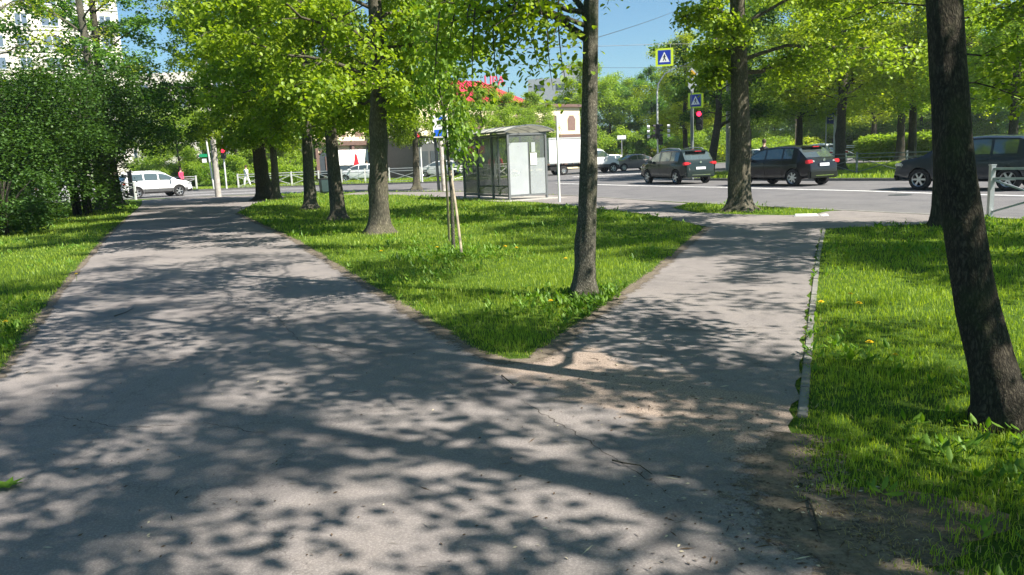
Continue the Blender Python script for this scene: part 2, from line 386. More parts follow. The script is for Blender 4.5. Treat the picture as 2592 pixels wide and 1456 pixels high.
def inside(xy, poly):
    x, y = xy[:, 0], xy[:, 1]; c = np.zeros(len(x), bool); j = len(poly)-1
    for i in range(len(poly)):
        xi, yi = poly[i]; xj, yj = poly[j]
        if yi != yj:
            c ^= ((yi > y) != (yj > y)) & (x < (xj-xi)*(y-yi)/(yj-yi)+xi)
        j = i
    return c
def dist_poly(xy, poly, closed=True):
    best = np.full(len(xy), 1e9); n = len(poly)
    for i in range(n if closed else n-1):
        a = poly[i]; b = poly[(i+1) % n]; ab = b-a; t = np.clip(((xy-a)@ab)/max(1e-9, ab@ab), 0, 1)
        best = np.minimum(best, np.linalg.norm(xy-(a+t[:, None]*ab), axis=1))
    return best
ec = G(2210, 1335); eb = [(ec.x+.04+math.cos(a)*.42*(1+.25*math.sin(3*a+1)+rg.uniform(-.08, .08)), ec.y+math.sin(a)*.34*(1+.25*math.sin(2*a)+rg.uniform(-.08, .08))) for a in [k*math.pi/24 for k in range(48)]]
flat('bare_earth', eb, .003, M['dirt'])
def edge_dirt():
    m, nt, P, N, L = newmat('trodden_edge_dirt'); pos = worldpos(N)
    n1 = noise(N, L, pos, 5, 8, .75); n2 = noise(N, L, pos, 60, 4, .7); n3 = noise(N, L, pos, 1.3, 4)
    r = ramp(N, [(.35, (.075, .062, .048)), (.65, (.22, .185, .145))]); L.new(math_(N, L, 'ADD', math_(N, L, 'MULTIPLY', n1.outputs[0], .4), math_(N, L, 'MULTIPLY', n2.outputs[0], .6)), r.inputs[0]); L.new(r.outputs[0], P.inputs['Base Color'])
    P.inputs['Roughness'].default_value = 1; P.inputs['Specular IOR Level'].default_value = .1
    at = N.new('ShaderNodeAttribute'); at.attribute_name = 'cover'
    k = math_(N, L, 'ADD', at.outputs['Fac'], math_(N, L, 'MULTIPLY', math_(N, L, 'SUBTRACT', n1.outputs[0], .55), 2.2)); k = math_(N, L, 'ADD', k, math_(N, L, 'MULTIPLY', math_(N, L, 'SUBTRACT', n3.outputs[0], .5), 1.4)); k = math_(N, L, 'ADD', k, math_(N, L, 'MULTIPLY', math_(N, L, 'SUBTRACT', n2.outputs[0], .5), 1.6))
    a = math_(N, L, 'MULTIPLY', math_(N, L, 'SUBTRACT', k, .2), 3., True); L.new(a, P.inputs['Alpha']); return m
M['edge_dirt'] = edge_dirt()
def worn(name, line, w0, w1, seed):
    P_ = []
    for a, b in zip(line[:-1], line[1:]):
        k = max(1, int((b-a).length/.15)); P_ += [a.lerp(b, j/k) for j in range(k)]
    P_.append(line[-1]); m_ = MB(); K_ = []
    for i, p in enumerate(P_):
        t = (P_[min(i+2, len(P_)-1)]-P_[max(i-2, 0)]).normalized(); n = Vector((-t.y, t.x, 0))
        for q in (-1, -.4, 0, .4, 1): m_.v.append((p.x+n.x*q*(w1 if q < 0 else w0), p.y+n.y*q*(w1 if q < 0 else w0), .0085)); K_.append(1-abs(q)*1.05)
    for i in range(len(P_)-1):
        for c in range(4): m_.f.append((5*i+c, 5*i+c+1, 5*i+c+6, 5*i+c+5)); m_.mi.append(0)
    o = m_.build(name, M['edge_dirt']); at = o.data.attributes.new('cover', 'FLOAT', 'POINT'); at.data.foreach_set('value', K_); tag(o, kind='structure')
worn('worn_path_edge', PL_right+PR_left, .10, .17, 1); worn('worn_path_edge', PL_left, .10, .09, 2)
worn('worn_path_edge', [G(2010, 1100), G(1992, 1180), G(1995, 1250), G(2060, 1330), G(2150, 1400), G(2260, 1456), G(2400, 1520)], .32, .34, 3)
# stone edging along the right hand path
edge = [G(2086, 580)] + [Vector((p.x+.05, p.y, 0)) for p in PR_right[1:]] + [G(2012, 1120)]
pts = []
for a, b in zip(edge[:-1], edge[1:]):
    k = max(1, int((b-a).length/.5)); pts += [a+(b-a)*(j/k) for j in range(k)]
mb = MB(); rk = random.Random(3)
for a, b in zip(pts[:-1], pts[1:]):
    c = (a+b)/2; d = (b-a); mb.box((c.x, c.y, .0), (d.length*.97, .055, .026+rk.uniform(-.006, .01)), math.atan2(d.y, d.x))
tag(mb.build('path_edging', M['kerb'], bevel=.006), kind='structure')

# central reservation with trees, beyond the queueing cars
A = Vector((-.487, .873, 0)); B = Vector((.873, .487, 0)); O = Vector((.05, 28, 0))
def AB(a, b, z=0): p = O+A*a+B*b; return Vector((p.x, p.y, z))
MED = smooth_line([tuple(AB(-45, 16.5).xy), tuple(AB(-15, 16.3).xy), tuple(AB(-5, 16.2).xy), tuple(AB(3, 15.6).xy), tuple(AB(9, 15.8).xy), tuple(AB(12.5, 17.5).xy), tuple(AB(13.5, 21).xy), tuple(AB(13, 28).xy), tuple(AB(11, 36).xy), tuple(AB(-10, 40).xy), tuple(AB(-45, 42).xy)])
flat('median', [(p.x, p.y) for p in MED], 0, M['lawn'])
strip('median_kerb', MED, .16, ZR-.02, .012, M['kerb'])
# far park beyond the other carriageway
FPK = smooth_line([(110, -10), (85, 20), (62, 56), (44, 82), (35, 86), (25, 87), (14, 88), (4, 90)])
flat('park_ground', [(p.x, p.y) for p in FPK] + [(4, 160), (0, 400), (200, 400), (200, -10)], 0, M['lawn'])
strip('park_kerb', FPK, .16, ZR-.02, .012, M['kerb'])
# painted lines
def line_px(pxs, w, name='lane_line', gaps=0, n=5):
    strip(name, smooth_line([tuple(G(u, v, ZR).xy) for u, v in pxs], n), w, ZR+.0005, ZR+.004, M['white_paint'], gaps=gaps)
line_px([(1410, 464.5), (1500, 467), (1600, 470), (1720, 472.5), (1850, 475), (2000, 479), (2180, 483.5), (2340, 489), (2592, 496)], .2)
line_px([(1480, 502), (1586, 507), (1725, 517), (1844, 524.5), (1910, 529.5), (2184, 547), (2300, 554)], .08, 'edge_line')
strip('crossing_line', [tuple(G(340, 500, ZR).xy), tuple(G(620, 489, ZR).xy), tuple(G(760, 486, ZR).xy)], .3, ZR+.0005, ZR+.004, M['white_paint'])
strip('crossing_line', [tuple(G(1450, 448, ZR).xy), tuple(G(1800, 430, ZR).xy)], .5, ZR+.0005, ZR+.004, M['white_paint'])
strip('crossing_line', [tuple(G(380, 493, ZR).xy), tuple(G(640, 481, ZR).xy), tuple(G(800, 477, ZR).xy)], .2, ZR+.0005, ZR+.004, M['white_paint'])
# far pavement in front of the shops
strip('far_pavement', [(-34, 69), (-24, 68.6), (-15, 67.5), (-7, 64.5), (-2, 64)], 3, -.01, .006, M['pave'], kind='structure')
mb = MB(); p = G(2278, 494, ZR); mb.lathe([(.0, .012), (.3, .012), (.33, .008), (.33, .001)], 24, c=p); tag(mb.build('manhole_cover', M['steel_dark']), 'round dark iron manhole cover in the road behind the leaning tree', 'manhole cover')

# ------------------------------------------------------------------ leaves
NPR = np.random.default_rng(11)
def mesh_np(name, V, F, mat):
    me = bpy.data.meshes.new(name); nv = len(V); nf, k = F.shape
    me.vertices.add(nv); me.vertices.foreach_set('co', V.astype(np.float32).ravel())
    me.loops.add(nf*k); me.loops.foreach_set('vertex_index', F.astype(np.int32).ravel())
    me.polygons.add(nf); me.polygons.foreach_set('loop_start', np.arange(0, nf*k, k, dtype=np.int32))
    me.update(calc_edges=True); me.materials.append(mat); return me
def unit(a): return a/np.maximum(1e-9, np.linalg.norm(a, axis=1, keepdims=True))
def leaves(name, C, size, mat, droop=.55, fine=True, rng=NPR, narrow=.40):
    n = len(C); th = rng.uniform(0, 2*np.pi, n)
    d = unit(np.stack([np.cos(th), np.sin(th), -droop+rng.normal(0, .45, n)], 1))
    upv = unit(np.stack([rng.normal(0, .45, n), rng.normal(0, .45, n), np.ones(n)], 1))
    s = unit(np.cross(d, upv)); nn = np.cross(s, d); L = (size*rng.uniform(.65, 1.25, n))[:, None]
    if fine:
        V = np.stack([C, C+d*.2*L+s*narrow*.85*L+nn*.09*L, C+d*.62*L+s*narrow*.9*L+nn*.05*L, C+d*1.05*L-nn*.1*L,
                      C+d*.62*L-s*narrow*.9*L+nn*.05*L, C+d*.2*L-s*narrow*.85*L+nn*.09*L], 1).reshape(-1, 3)
        b = np.arange(n)[:, None]*6; F = np.concatenate([b+np.array([0, 1, 2, 3]), b+np.array([0, 3, 4, 5])])
    else:
        V = np.stack([C, C+d*.5*L+s*narrow*1.1*L+nn*.08*L, C+d*L, C+d*.5*L-s*narrow*1.1*L+nn*.08*L], 1).reshape(-1, 3)
        b = np.arange(n)[:, None]*4; F = np.concatenate([b+np.array([0, 1, 2]), b+np.array([0, 2, 3])])
    return mesh_np(name, V, F, mat)
def bez(a, b, c, n):
    return [(a*(1-t)**2 + b*2*t*(1-t) + c*t*t) for t in [k/n for k in range(n+1)]]

def make_tree(h, r, z0, rad, seed, leafm, barkm, label, cat='tree', nl=22000, limbs=18, leaf=.10, lean=(0, 0), droop=.5, fine=True, fork=None, sides=16, spread=1.0, group=None, gapdir=None, extra=None, wob=.06, name='lime_tree', sub=8, bend=0, twig=True, crown_bias=1.0, limb_from=None, axf=None, hang=None):
    rng = random.Random(seed); nr = np.random.default_rng(seed)
    root = empty(name, label=label, cat=cat, group=group)
    wood = MB()
    # trunk
    n = 16; axis = []
    ph = rng.uniform(0, 6)
    for k in range(n+1):
        t = k/n; z = h*.93*t
        if axf: axis.append(Vector((*axf(z), z))); continue
        axis.append(Vector((lean[0]*t*1.0 + wob*math.sin(ph+t*7)*min(1, t*3) + bend*math.sin(t*math.pi), lean[1]*t + wob*math.cos(ph*1.7+t*6)*min(1, t*3), z)))
    def ax(z):
        t = max(0, min(n-.001, z/(h*.93)*n)); i = int(t); return axis[i].lerp(axis[i+1], t-i)
    def ra(z): return max(.02, r*(1-.82*(z/h)**.9))
    pts = []; rads = []
    zz = [-.05, .03, .1, .2, .35, .6]+[.6+.18*k for k in range(1, 24)]+[4.74+(h*.93-4.74)*k/12 for k in range(1, 13)]
    for z in zz:
        pts.append(ax(max(0, z))+Vector((0, 0, min(0, z)))); fl = 1+.85*math.exp(-max(0, z)/.13)+.16*math.exp(-max(0, z)/.6)
        rads.append(ra(max(0, z))*fl)
    b0 = len(wood.v); wood.tube(pts, rads, sides, True)
    knots = [(rng.uniform(.5, 4.5), rng.uniform(0, 6.28), rng.uniform(.08, .22)) for _ in range(12)]
    for i in range(len(zz)):          # irregular section: buttresses and bosses
        for k in range(sides):
            j = b0+i*sides+k; c = pts[i]; v = Vector(wood.v[j]); a = 2*math.pi*k/sides
            lob = 1+.07*math.sin(3*a+ph+zz[i]*.6)+.045*math.sin(5*a-ph+zz[i]*1.3)+.22*math.exp(-max(0, zz[i])/.2)*math.sin(4*a+ph)+sum(kk*math.exp(-((zz[i]-kz)/.16)**2-(math.sin((a-ka)/2)*2/.5)**2) for kz, ka, kk in knots)+rng.uniform(-.02, .02)
            wood.v[j] = tuple(c+(v-c)*lob)
    CL = []
    def sub_branch(p, dirv, L, rr, lvl):
        # drooping twig with leaf clusters
        e = p+dirv*L+Vector((0, 0, -.22*L*droop*2)); m = p+dirv*L*.55+Vector((0, 0, .12*L))
        c = bez(p, m, e, 4)
        if twig: wood.tube(c, [rr, rr*.8, rr*.6, rr*.45, rr*.25], 4, False)
        k = max(2, int(L/.28))
        for q in range(k):
            t = .25+.75*(q+rng.random()*.6)/k; i = min(3, int(t*4)); x = c[i].lerp(c[i+1], min(1, t*4-i))
            CL.append(x+Vector((rng.gauss(0, .08), rng.gauss(0, .08), rng.gauss(-.04, .07))))
    def limb(p0, az, el, L, rr):
        d = Vector((math.cos(az)*math.cos(el), math.sin(az)*math.cos(el), math.sin(el)))
        mid = p0+d*L*.5+Vector((0, 0, L*.10)); e = p0+d*L+Vector((rng.uniform(-.3, .3), rng.uniform(-.3, .3), -droop*L*.22))
        c = bez(p0, mid, e, 7); sd_ = Vector((-math.sin(az), math.cos(az), .4)); p1_ = rng.uniform(0, 6)
        c = [x+sd_*(.055*L*math.sin(p1_+i*1.05)*min(1, i/2)*(1 if i < 7 else .6))+Vector((rng.uniform(-.03, .03), rng.uniform(-.03, .03), rng.uniform(-.05, .05)))*min(1, i) for i, x in enumerate(c)]
        wood.tube(c, [rr*(1-.86*k/7) for k in range(8)], 7, False)
        for q in range(sub):
            t = .22+.78*(q+rng.random())/sub; i = min(6, int(t*7)); x = c[i].lerp(c[i+1], min(1, t*7-i))
            a2 = az+rng.choice((-1, 1))*rng.uniform(.4, 1.35); e2 = rng.uniform(-.45, .55)
            dv = Vector((math.cos(a2)*math.cos(e2), math.sin(a2)*math.cos(e2), math.sin(e2)))
            sub_branch(x, dv, L*rng.uniform(.28, .55)*(1.1-.5*t), rr*.32*(1-.6*t)+.004, 1)
        CL.append(c[-1]); CL.append(c[-2])
    for q in range(limbs):
        t = ((q+rng.random()*.8)/limbs)**crown_bias; z = z0+(h*.95-z0)*t
        az = q*2.399+rng.uniform(-.5, .5)
        prof = math.sin(math.pi*min(1, .22+.78*t))**.6 if t < .999 else .3
        L = rad*prof*rng.uniform(.75, 1.15)*(1 if t < .8 else .7)
        if gapdir is not None and z < gapdir[2]:
            dd = abs((az-gapdir[0]+math.pi) % (2*math.pi)-math.pi)
            if dd < gapdir[1]: L *= gapdir[3]
        el = .15+.75*t+rng.uniform(-.15, .2)
        limb(ax(z*.93), az, el, L, max(.018, ra(z)*rng.uniform(.2, .36)))
    if fork:
        for (z, az, el, L, rr) in fork: limb(ax(z), az, el, L, rr)
    for hp in (hang or []):
        c = bez(*hp, 6); wood.tube(c, [.011, .010, .008, .007, .005, .004, .002], 5, False)
        for q in range(1, 7): CL.append(c[q]+Vector((rng.gauss(0, .05), rng.gauss(0, .05), 0)))
    if extra: CL += [Vector(e) for e in extra]
    wood.build('trunk', barkm, root, smooth=True, ang=60)
    C = np.array([tuple(c) for c in CL]); k = max(1, int(nl/len(C)))
    P_ = np.repeat(C, k, 0); P_ = P_ + nr.normal(0, 1, P_.shape)*np.array([.17, .17, .13])*spread
    # open some gaps
    keep = nr.random(len(P_)) < .93
    P_ = P_[keep]
    me = leaves('crown', P_, leaf, leafm, droop, fine, nr)
    obj('crown', me, leafm, root)
    return root
def place(t, p, rz=0, s=1): t.location = (p[0], p[1], p[2] if len(p) > 2 else 0); t.rotation_euler = (0, 0, rz); t.scale = (s, s, s); return t
def recopy(src, p, rz, s, label, group=None):
    c = copy_tree(src); place(c, p, rz, s); c['label'] = label
    if group: c['group'] = group
    return c

LIME = M['leaf_lime']
# --- foreground trees
hang = []
rh = random.Random(14)
for k in range(10):
    x = -.12-.14*k+rh.uniform(-.05, .05); y = rh.uniform(-.35, .35); zt = 3.15-.02*k; zb_ = rh.uniform(2.05, 2.75) if k > 1 else rh.uniform(1.95, 2.2)
    hang.append([Vector((x, y, zt)), Vector((x-.06, y, (zt+zb_)/2)), Vector((x-.02+rh.uniform(-.1, .1), y, zb_))])
t1 = make_tree(10.5, .098, 4.3, 2.9, 21, LIME, M['bark_young'], 'slim straight tree standing at the tip of the grass wedge between the two paths', nl=9500, limbs=16, leaf=.062, sides=28, wob=.02, sub=7,
               lean=(.5, .3), fork=[(2.62, 2.95, .42, 1.5, .045), (2.7, 2.3, .9, 1.9, .04), (3.05, .5, .9, 2.2, .045), (2.75, 3.5, .35, 1.2, .028), (2.9, 3.1, .1, 1.6, .03)], spread=.8, hang=hang)
place(t1, G(1480, 757))
t2 = make_tree(12.0, .103, 4.4, 4.6, 5, LIME, M['bark_brown'], 'dark trunk leaning left in the right foreground lawn', nl=28000, limbs=22, leaf=.085, spread=.95, sides=28, wob=.04, sub=9,
               axf=lambda z: (-.30*(1-math.exp(-(max(0, z)/.85)**1.3))-.08*max(0, z-2.5), .12*z), fork=[(2.5, .35, .5, 2.4, .04)])
place(t2, G(2548, 1075))
t3 = make_tree(13, .245, 3.3, 4.2, 8, LIME, M['bark'], 'thick grey trunk on the small grass verge where the right path meets the road', nl=38000, limbs=27, leaf=.095, sides=22, sub=9, lean=(-.35, 0), crown_bias=1.25, droop=.55, spread=.85, gapdir=(math.pi-1.0, 1.25, 6.8, .36))
place(t3, G(1870, 534), 1.0)
t4 = make_tree(9.5, .1, 3.4, 2.8, 9, LIME, M['bark_dark'], 'thin dark trunk half hidden behind the leaning tree at the road edge', nl=16000, limbs=16, leaf=.09, sides=14, sub=8, fork=[(2.5, -.45, -.3, 2.0, .02), (2.9, -.6, -.15, 2.2, .02)])
place(t4, G(2374, 573), 0)
# --- row along the left edge of the grass wedge
t5 = make_tree(13, .205, 2.9, 4.3, 31, LIME, M['bark'], 'thick trunk with a leafy lower crown, nearest of the row left of the staked sapling', nl=64000, limbs=32, leaf=.09, sides=22, sub=10, droop=.6, crown_bias=1.6, lean=(.5, 0), gapdir=(0, 1.0, 99, .45), spread=.8, group='row of lime trees beside the wide path')
place(t5, G(962, 590), 0)
t6 = make_tree(12.5, .185, 2.9, 4.0, 33, LIME, M['bark'], 'slightly crooked trunk just left of the thickest tree of the row', nl=64000, limbs=32, leaf=.09, spread=.8, sides=18, sub=10, droop=.6, crown_bias=1.7, group='row of lime trees beside the wide path', wob=.12)
place(t6, G(856, 557), 2.2)
recopy(t5, G(786, 530), 1.2, .98, 'dark trunk third from the nearest in the row beside the wide path', 'row of lime trees beside the wide path')
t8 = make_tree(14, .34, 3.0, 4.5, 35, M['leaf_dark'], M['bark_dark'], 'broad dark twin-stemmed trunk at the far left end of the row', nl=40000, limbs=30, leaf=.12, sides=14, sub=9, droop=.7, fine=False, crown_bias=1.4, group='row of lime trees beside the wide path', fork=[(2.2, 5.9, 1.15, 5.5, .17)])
place(t8, G(668, 507), 0)
recopy(t6, G(700, 507), 5.1, .95, 'narrow dark trunk close beside the twin-stemmed tree', 'row of lime trees beside the wide path')
recopy(t6, G(1055, 478), 3.6, 1.0, 'forked leaning trunk near the kerb left of the bus stop sign', 'row of lime trees beside the wide path')
# trees standing outside the frame on the right and behind; their crowns shade the paths
gof = 'trees around the viewpoint whose crowns shade the path'
e1 = make_tree(12, .2, 3.6, 4.4, 41, LIME, M['bark'], 'tree right of the viewpoint whose crown shades the near path', nl=26000, limbs=24, leaf=.095, spread=.95, sides=12, sub=9, group=gof, fine=False)
place(e1, (5.9, .3, 0), 1.9)
recopy(e1, (9.4, -3.6, 0), 2.4, .9, 'tree further right of the viewpoint beside the road', gof)
recopy(e1, (4.6, -5.5, 0), 4.0, 1.05, 'tree behind the viewpoint', gof)
recopy(t3, (11.3, 8.0, 0), 4.1, 1.0, 'tree at the road edge right of the viewpoint', gof)

# sapling tied to three stakes
sap = empty('young_tree', G(1148, 634), 0, 'young sapling with bright drooping leaves tied to wooden stakes in the grass wedge', 'young tree')
mb = MB(); mb.tube([(0, 0, 0), (.02, 0, 1), (-.03, .02, 2), (-.1, 0, 3), (-.12, 0, 4.0)], [.032, .028, .022, .016, .006], 10)
rs_ = random.Random(2); cl = []
for k in range(44):
    z = 1.6+2.45*(k/44)+rs_.uniform(-.1, .1); az = (k*2.4+rs_.uniform(-.4, .4)) if z > 2.35 else rs_.uniform(-.8, .8); L_ = rs_.uniform(.28, .62)*(1.15-.55*(z-1.7)/2.4)
    p0 = Vector((-.03*z, 0, z)); e = p0+Vector((math.cos(az)*L_, math.sin(az)*L_, .15*L_)); c = bez(p0, p0+Vector((math.cos(az)*L_*.5, math.sin(az)*L_*.5, .3*L_)), e, 4)
    mb.tube(c, [.010, .008, .006, .004, .002], 4, False)
    for q in range(6): cl.append(c[1].lerp(c[4], q/5)+Vector((rs_.gauss(0, .05), rs_.gauss(0, .05), rs_.gauss(-.05, .05))))
mb.build('trunk', M['bark_young'], sap, smooth=True)
Cn = np.repeat(np.array([tuple(c) for c in cl]), 7, 0); Cn = Cn+NPR.normal(0, .085, Cn.shape)
obj('crown', leaves('crown', Cn, .085, M['leaf_sap'], 1.3, True, narrow=.3), None, sap)
for i, (u, v, top, lab) in enumerate([(1170, 652, (0.02, .05, 1.32), 'pale leaning stake in front of the sapling'), (1137, 612, (-.07, .1, 1.5), 'upright dark stake left of the sapling'), (1147, 622, (.03, .0, 1.2), 'short stake against the sapling stem')]):
    b_ = G(u, v); s_ = MB(); tp = Vector(sap.location)+Vector(top)
    s_.tube([b_+Vector((0, 0, -.03)), b_.lerp(tp, .5)+Vector((.008, 0, 0)), tp], [.021, .02, .018], 8)
    tag(s_.build('stake', M['wood'], smooth=True), lab, 'stake', 'stakes around the sapling')

# --- median and far trees: a few kinds, copied
fk = dict(fine=False, sides=10, twig=False, crown_bias=1.35)
f1 = make_tree(15, .30, 4.2, 4.8, 51, M['leaf_fary'], M['bark_dark'], 'dark trunked tree on the median behind the parked off-roader, left of a pair', nl=36000, limbs=30, leaf=.15, sub=8, spread=1.6, fork=[(4.0, 2.6, .9, 4, .16), (4.6, .4, .9, 4, .15)], **fk)
f2 = make_tree(14, .26, 3.6, 4.6, 52, M['leaf_far'], M['bark_dark'], 'straight dark tree on the median, right of a pair', nl=36000, limbs=30, leaf=.15, sub=8, spread=1.6, **fk)
f3 = make_tree(13.5, .2, 1.3, 5.0, 53, M['leaf_far'], M['bark_dark'], 'tree', nl=40000, limbs=26, leaf=.19, sub=8, spread=2.0, **fk)
f4 = make_tree(16, .25, 1.8, 4.8, 54, M['leaf_blue'], M['bark_dark'], 'tree', nl=40000, limbs=28, leaf=.19, sub=8, spread=1.9, **fk)
place(f1, G(2277, 412), .3)
place(f2, G(2307, 419), 1.3)
gm = 'trees on the grassy median'; f1['group'] = gm; f2['group'] = gm
recopy(f1, D(2128, 43), 2.2, .95, 'dark straight median tree beside the street lamp, right of the black car', gm)
cur = make_tree(11, .27, 3.4, 3.6, 57, M['leaf_dark'], M['bark_dark'], 'curved dark trunk bending right behind the dark green car', nl=12000, limbs=16, leaf=.17, sub=8, spread=1.2, bend=.7, fork=[(2.6, 5.9, .5, 3, .12)], group=gm, **fk)
place(cur, D(1793, 47), .2)
recopy(f2, D(2022, 50), .8, .9, 'median tree rising behind the roof of the black car', gm)
recopy(f1, D(2440, 44), 4.6, .95, 'median tree behind the dark blue car', gm)
recopy(f2, D(2565, 38), 2.9, .9, 'median tree at the right border of the view', gm)
recopy(f1, D(1735, 66), 5.2, .8, 'median tree left of the signal pole', gm)
recopy(f2, D(1895, 62), 4.2, 1.0, 'median tree hidden behind the thick roadside trunk', gm)
recopy(f1, D(2210, 72), 1.2, .9, 'median tree standing between the pair and the street lamp', gm)
gp = 'trees of the park across the road'; ks = [f3, f4, f3, f4, f3]
rp = random.Random(77)
desc = ['broad', 'tall', 'bushy', 'slender', 'low crowned', 'round headed', 'spreading', 'dense']
first = {id(f3): True, id(f4): True}; n = 0
spots = [(1500, 94, 'behind the white truck cab'), (1545, 97, 'above the grey saloon'), (1595, 101, 'left of the hanging crossing sign'), (1650, 95, 'behind the bent lamp post'), (1700, 101, 'under the hanging crossing sign'),
         (1745, 96, 'behind the signal pole'), (1800, 110, 'behind the curved trunk'), (1850, 104, 'left of the thick roadside trunk'), (1905, 114, 'right of the thick roadside trunk'), (1960, 104, 'above the bonnet of the black car'),
         (2010, 116, 'above the roof of the black car'), (2060, 106, 'left of the far bus stop sign'), (2110, 100, 'behind the street lamp'), (2160, 112, 'behind the white railing'), (2215, 98, 'behind the end of the hedge'),
         (2270, 104, 'behind the median pair'), (2330, 92, 'behind the yellow vehicle'), (2390, 98, 'left of the leaning trunk'), (2450, 88, 'behind the leaning trunk'), (2500, 94, 'right of the leaning trunk'), (2560, 84, 'above the foreground railing'), (2620, 78, 'at the right border')]
for i, (u, dist, where) in enumerate(spots):
    src = (ks[i % 5] if u < 1720 or i % 3 == 0 else f3); lab = desc[i % 8]+' park tree '+where+' across the road'
    s = rp.uniform(.85, 1.05)*(.98 if u < 1720 else 1.05)
    if u < 1720 and src is f4: s *= .82
    if first.get(id(src)):
        place(src, D(u, dist), rp.uniform(0, 6), s); src['label'] = lab; src['group'] = gp; first[id(src)] = False
    else: recopy(src, D(u, dist), rp.uniform(0, 6), s, lab, gp)
# trees over on the left bank of the crossing
gl = 'trees beyond the far railing'
for (u, dist, k, s, lab) in [(455, 72, 0, .62, 'low round tree behind the white car'), (520, 80, 2, .7, 'tree behind the concrete post'), (600, 74, 0, .72, 'tree between the red signal and the twin trunk'), (690, 78, 2, .75, 'tree behind the twin trunk'),
                             (760, 82, 0, .75, 'tree left of the shops'), (380, 88, 4, .8, 'tree behind the big bush'), (820, 96, 2, .9, 'tree rising over the left end of the shops'),
                             (1222, 67, 2, .60, 'tree hiding the left end of the cream building'), (1292, 72, 0, .58, 'tree right in front of the cream building'), (1352, 79, 2, .62, 'tree between the shelter roof and the cream building'),
                             (1240, 104, 1, .62, 'hazy grey-green tree behind the red roof'), (1300, 112, 1, .68, 'tree behind the red rooftop letters'), (1420, 104, 1, .62, 'tree above the white truck'), (1380, 122, 3, .6, 'tree left of the slim straight trunk')]:
    recopy(ks[k], D(u, dist), rp.uniform(0, 6), s, lab+' beyond the crossing', gl)
tl = make_tree(15, .28, 3.0, 4.6, 61, M['leaf_blue'], M['bark_dark'], 'tall blue-green tree between the white tower and the row of limes', nl=26000, limbs=28, leaf=.16, sub=9, group='tall trees on the left', **fk)
place(tl, (-18.5, 37.5, 0), .3)
sk = dict(fine=False, sides=12)
ts = make_tree(15, .26, 5.5, 3.6, 62, M['leaf_fary'], M['bark_young'], 'sparse tree with grey trunk in front of the white tower', nl=2600, limbs=16, leaf=.12, sub=8, group='tall trees on the left', **sk)
place(ts, D(255, 34), .3)
recopy(ts, D(28, 27), 2.0, .85, 'sparse tree with forked trunk at the left border', 'tall trees on the left')

# big shaded bushes on the left
def bush(name, p, rx, ry, h, seed, mat, label, nl=40000, leaf=.085, cat='bush', lobes=9, group=None, stems=14, fine=False, drop=0, under=None):
    nr = np.random.default_rng(seed); root = empty(name, p, 0, label, cat, group); C = []
    for q in range(lobes):
        a = q*2.4+nr.uniform(-.3, .3); d = .12+.62*((q+.5)/lobes)**.5; lz = .28+.5*((q*.618) % 1); rr = nr.uniform(.3, .5)
        n_ = int(nl/lobes); v = unit(nr.normal(0, 1, (n_, 3))); rad = nr.uniform(.25, 1, n_)**.45
        c = np.array([math.cos(a)*d*rx, math.sin(a)*d*ry, lz*h*.88])
        C.append(c+v*rad[:, None]*np.array([rr*rx, rr*ry, rr*h*.75]))
    C = np.concatenate(C); C = C[(C[:, 2] > .12+drop) & (C[:, 2] < h)]
    if under: C = C[~((C[:, 2] < under[1]+nr.normal(0, .15, len(C))) & (C[:, 0] > under[0]+nr.normal(0, .15, len(C))))]
    cc = nr.uniform(-1, 1, (260, 3))*np.array([rx*1.2, ry*1.2, h]); 
    dd = np.min(np.linalg.norm(C[:, None, :]-cc[None, :, :], axis=2), axis=1) if len(C) < 60000 else np.ones(len(C))
    C = C[(dd > .16) ]
    obj('foliage', leaves('foliage', C, leaf, mat, .3, fine, nr), None, root)
    mb = MB(); rr_ = random.Random(seed)
    for k in range(stems):
        a = rr_.uniform(0, 6.28); d = rr_.uniform(.02, .16); b_ = Vector((math.cos(a)*d*rx*.6, math.sin(a)*d*ry*.6, 0)); e = Vector((math.cos(a)*rx*.6*rr_.random(), math.sin(a)*ry*.6*rr_.random(), h*.75))
        mb.tube(bez(b_, b_+Vector((0, 0, h*.4)), e, 5), [.05, .04, .035, .03, .02, .01], 6)
    mb.build('stem', M['bark_dark'], root, smooth=True); return root
gb = 'big shrubs left of the wide path'
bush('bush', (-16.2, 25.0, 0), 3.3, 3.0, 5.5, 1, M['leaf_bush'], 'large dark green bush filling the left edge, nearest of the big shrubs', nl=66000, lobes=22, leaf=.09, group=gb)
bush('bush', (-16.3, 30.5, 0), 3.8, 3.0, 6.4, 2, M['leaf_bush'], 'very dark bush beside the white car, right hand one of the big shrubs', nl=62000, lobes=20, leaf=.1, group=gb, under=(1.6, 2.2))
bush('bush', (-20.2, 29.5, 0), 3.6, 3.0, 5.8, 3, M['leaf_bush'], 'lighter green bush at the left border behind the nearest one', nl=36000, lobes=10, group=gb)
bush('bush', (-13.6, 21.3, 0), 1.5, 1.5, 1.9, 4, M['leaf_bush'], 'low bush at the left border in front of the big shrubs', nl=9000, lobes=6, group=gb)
bush('bush', G(520, 478)+Vector((-1.0, 5, 0)), 2.2, 2.0, 2.6, 6, M['leaf_sap'], 'bright round bush left of the green street sign', nl=7000, leaf=.16, lobes=7)
bush('bush', G(455, 481)+Vector((-4, 8, 0)), 3.2, 2.0, 2.0, 7, M['leaf_dark'], 'dark low bush behind the bonnet of the white car', nl=7000, leaf=.16, lobes=7)
bush('bush', D(730, 72), 3.0, 2.0, 2.8, 8, M['leaf_far'], 'green bush behind the railing between the row trunks', nl=7000, leaf=.16, lobes=7)
bush('bush', D(630, 72), 2.6, 2.0, 2.4, 9, M['leaf_far'], 'green bush behind the railing right of the red pedestrian signal', nl=7000, leaf=.16, lobes=7)
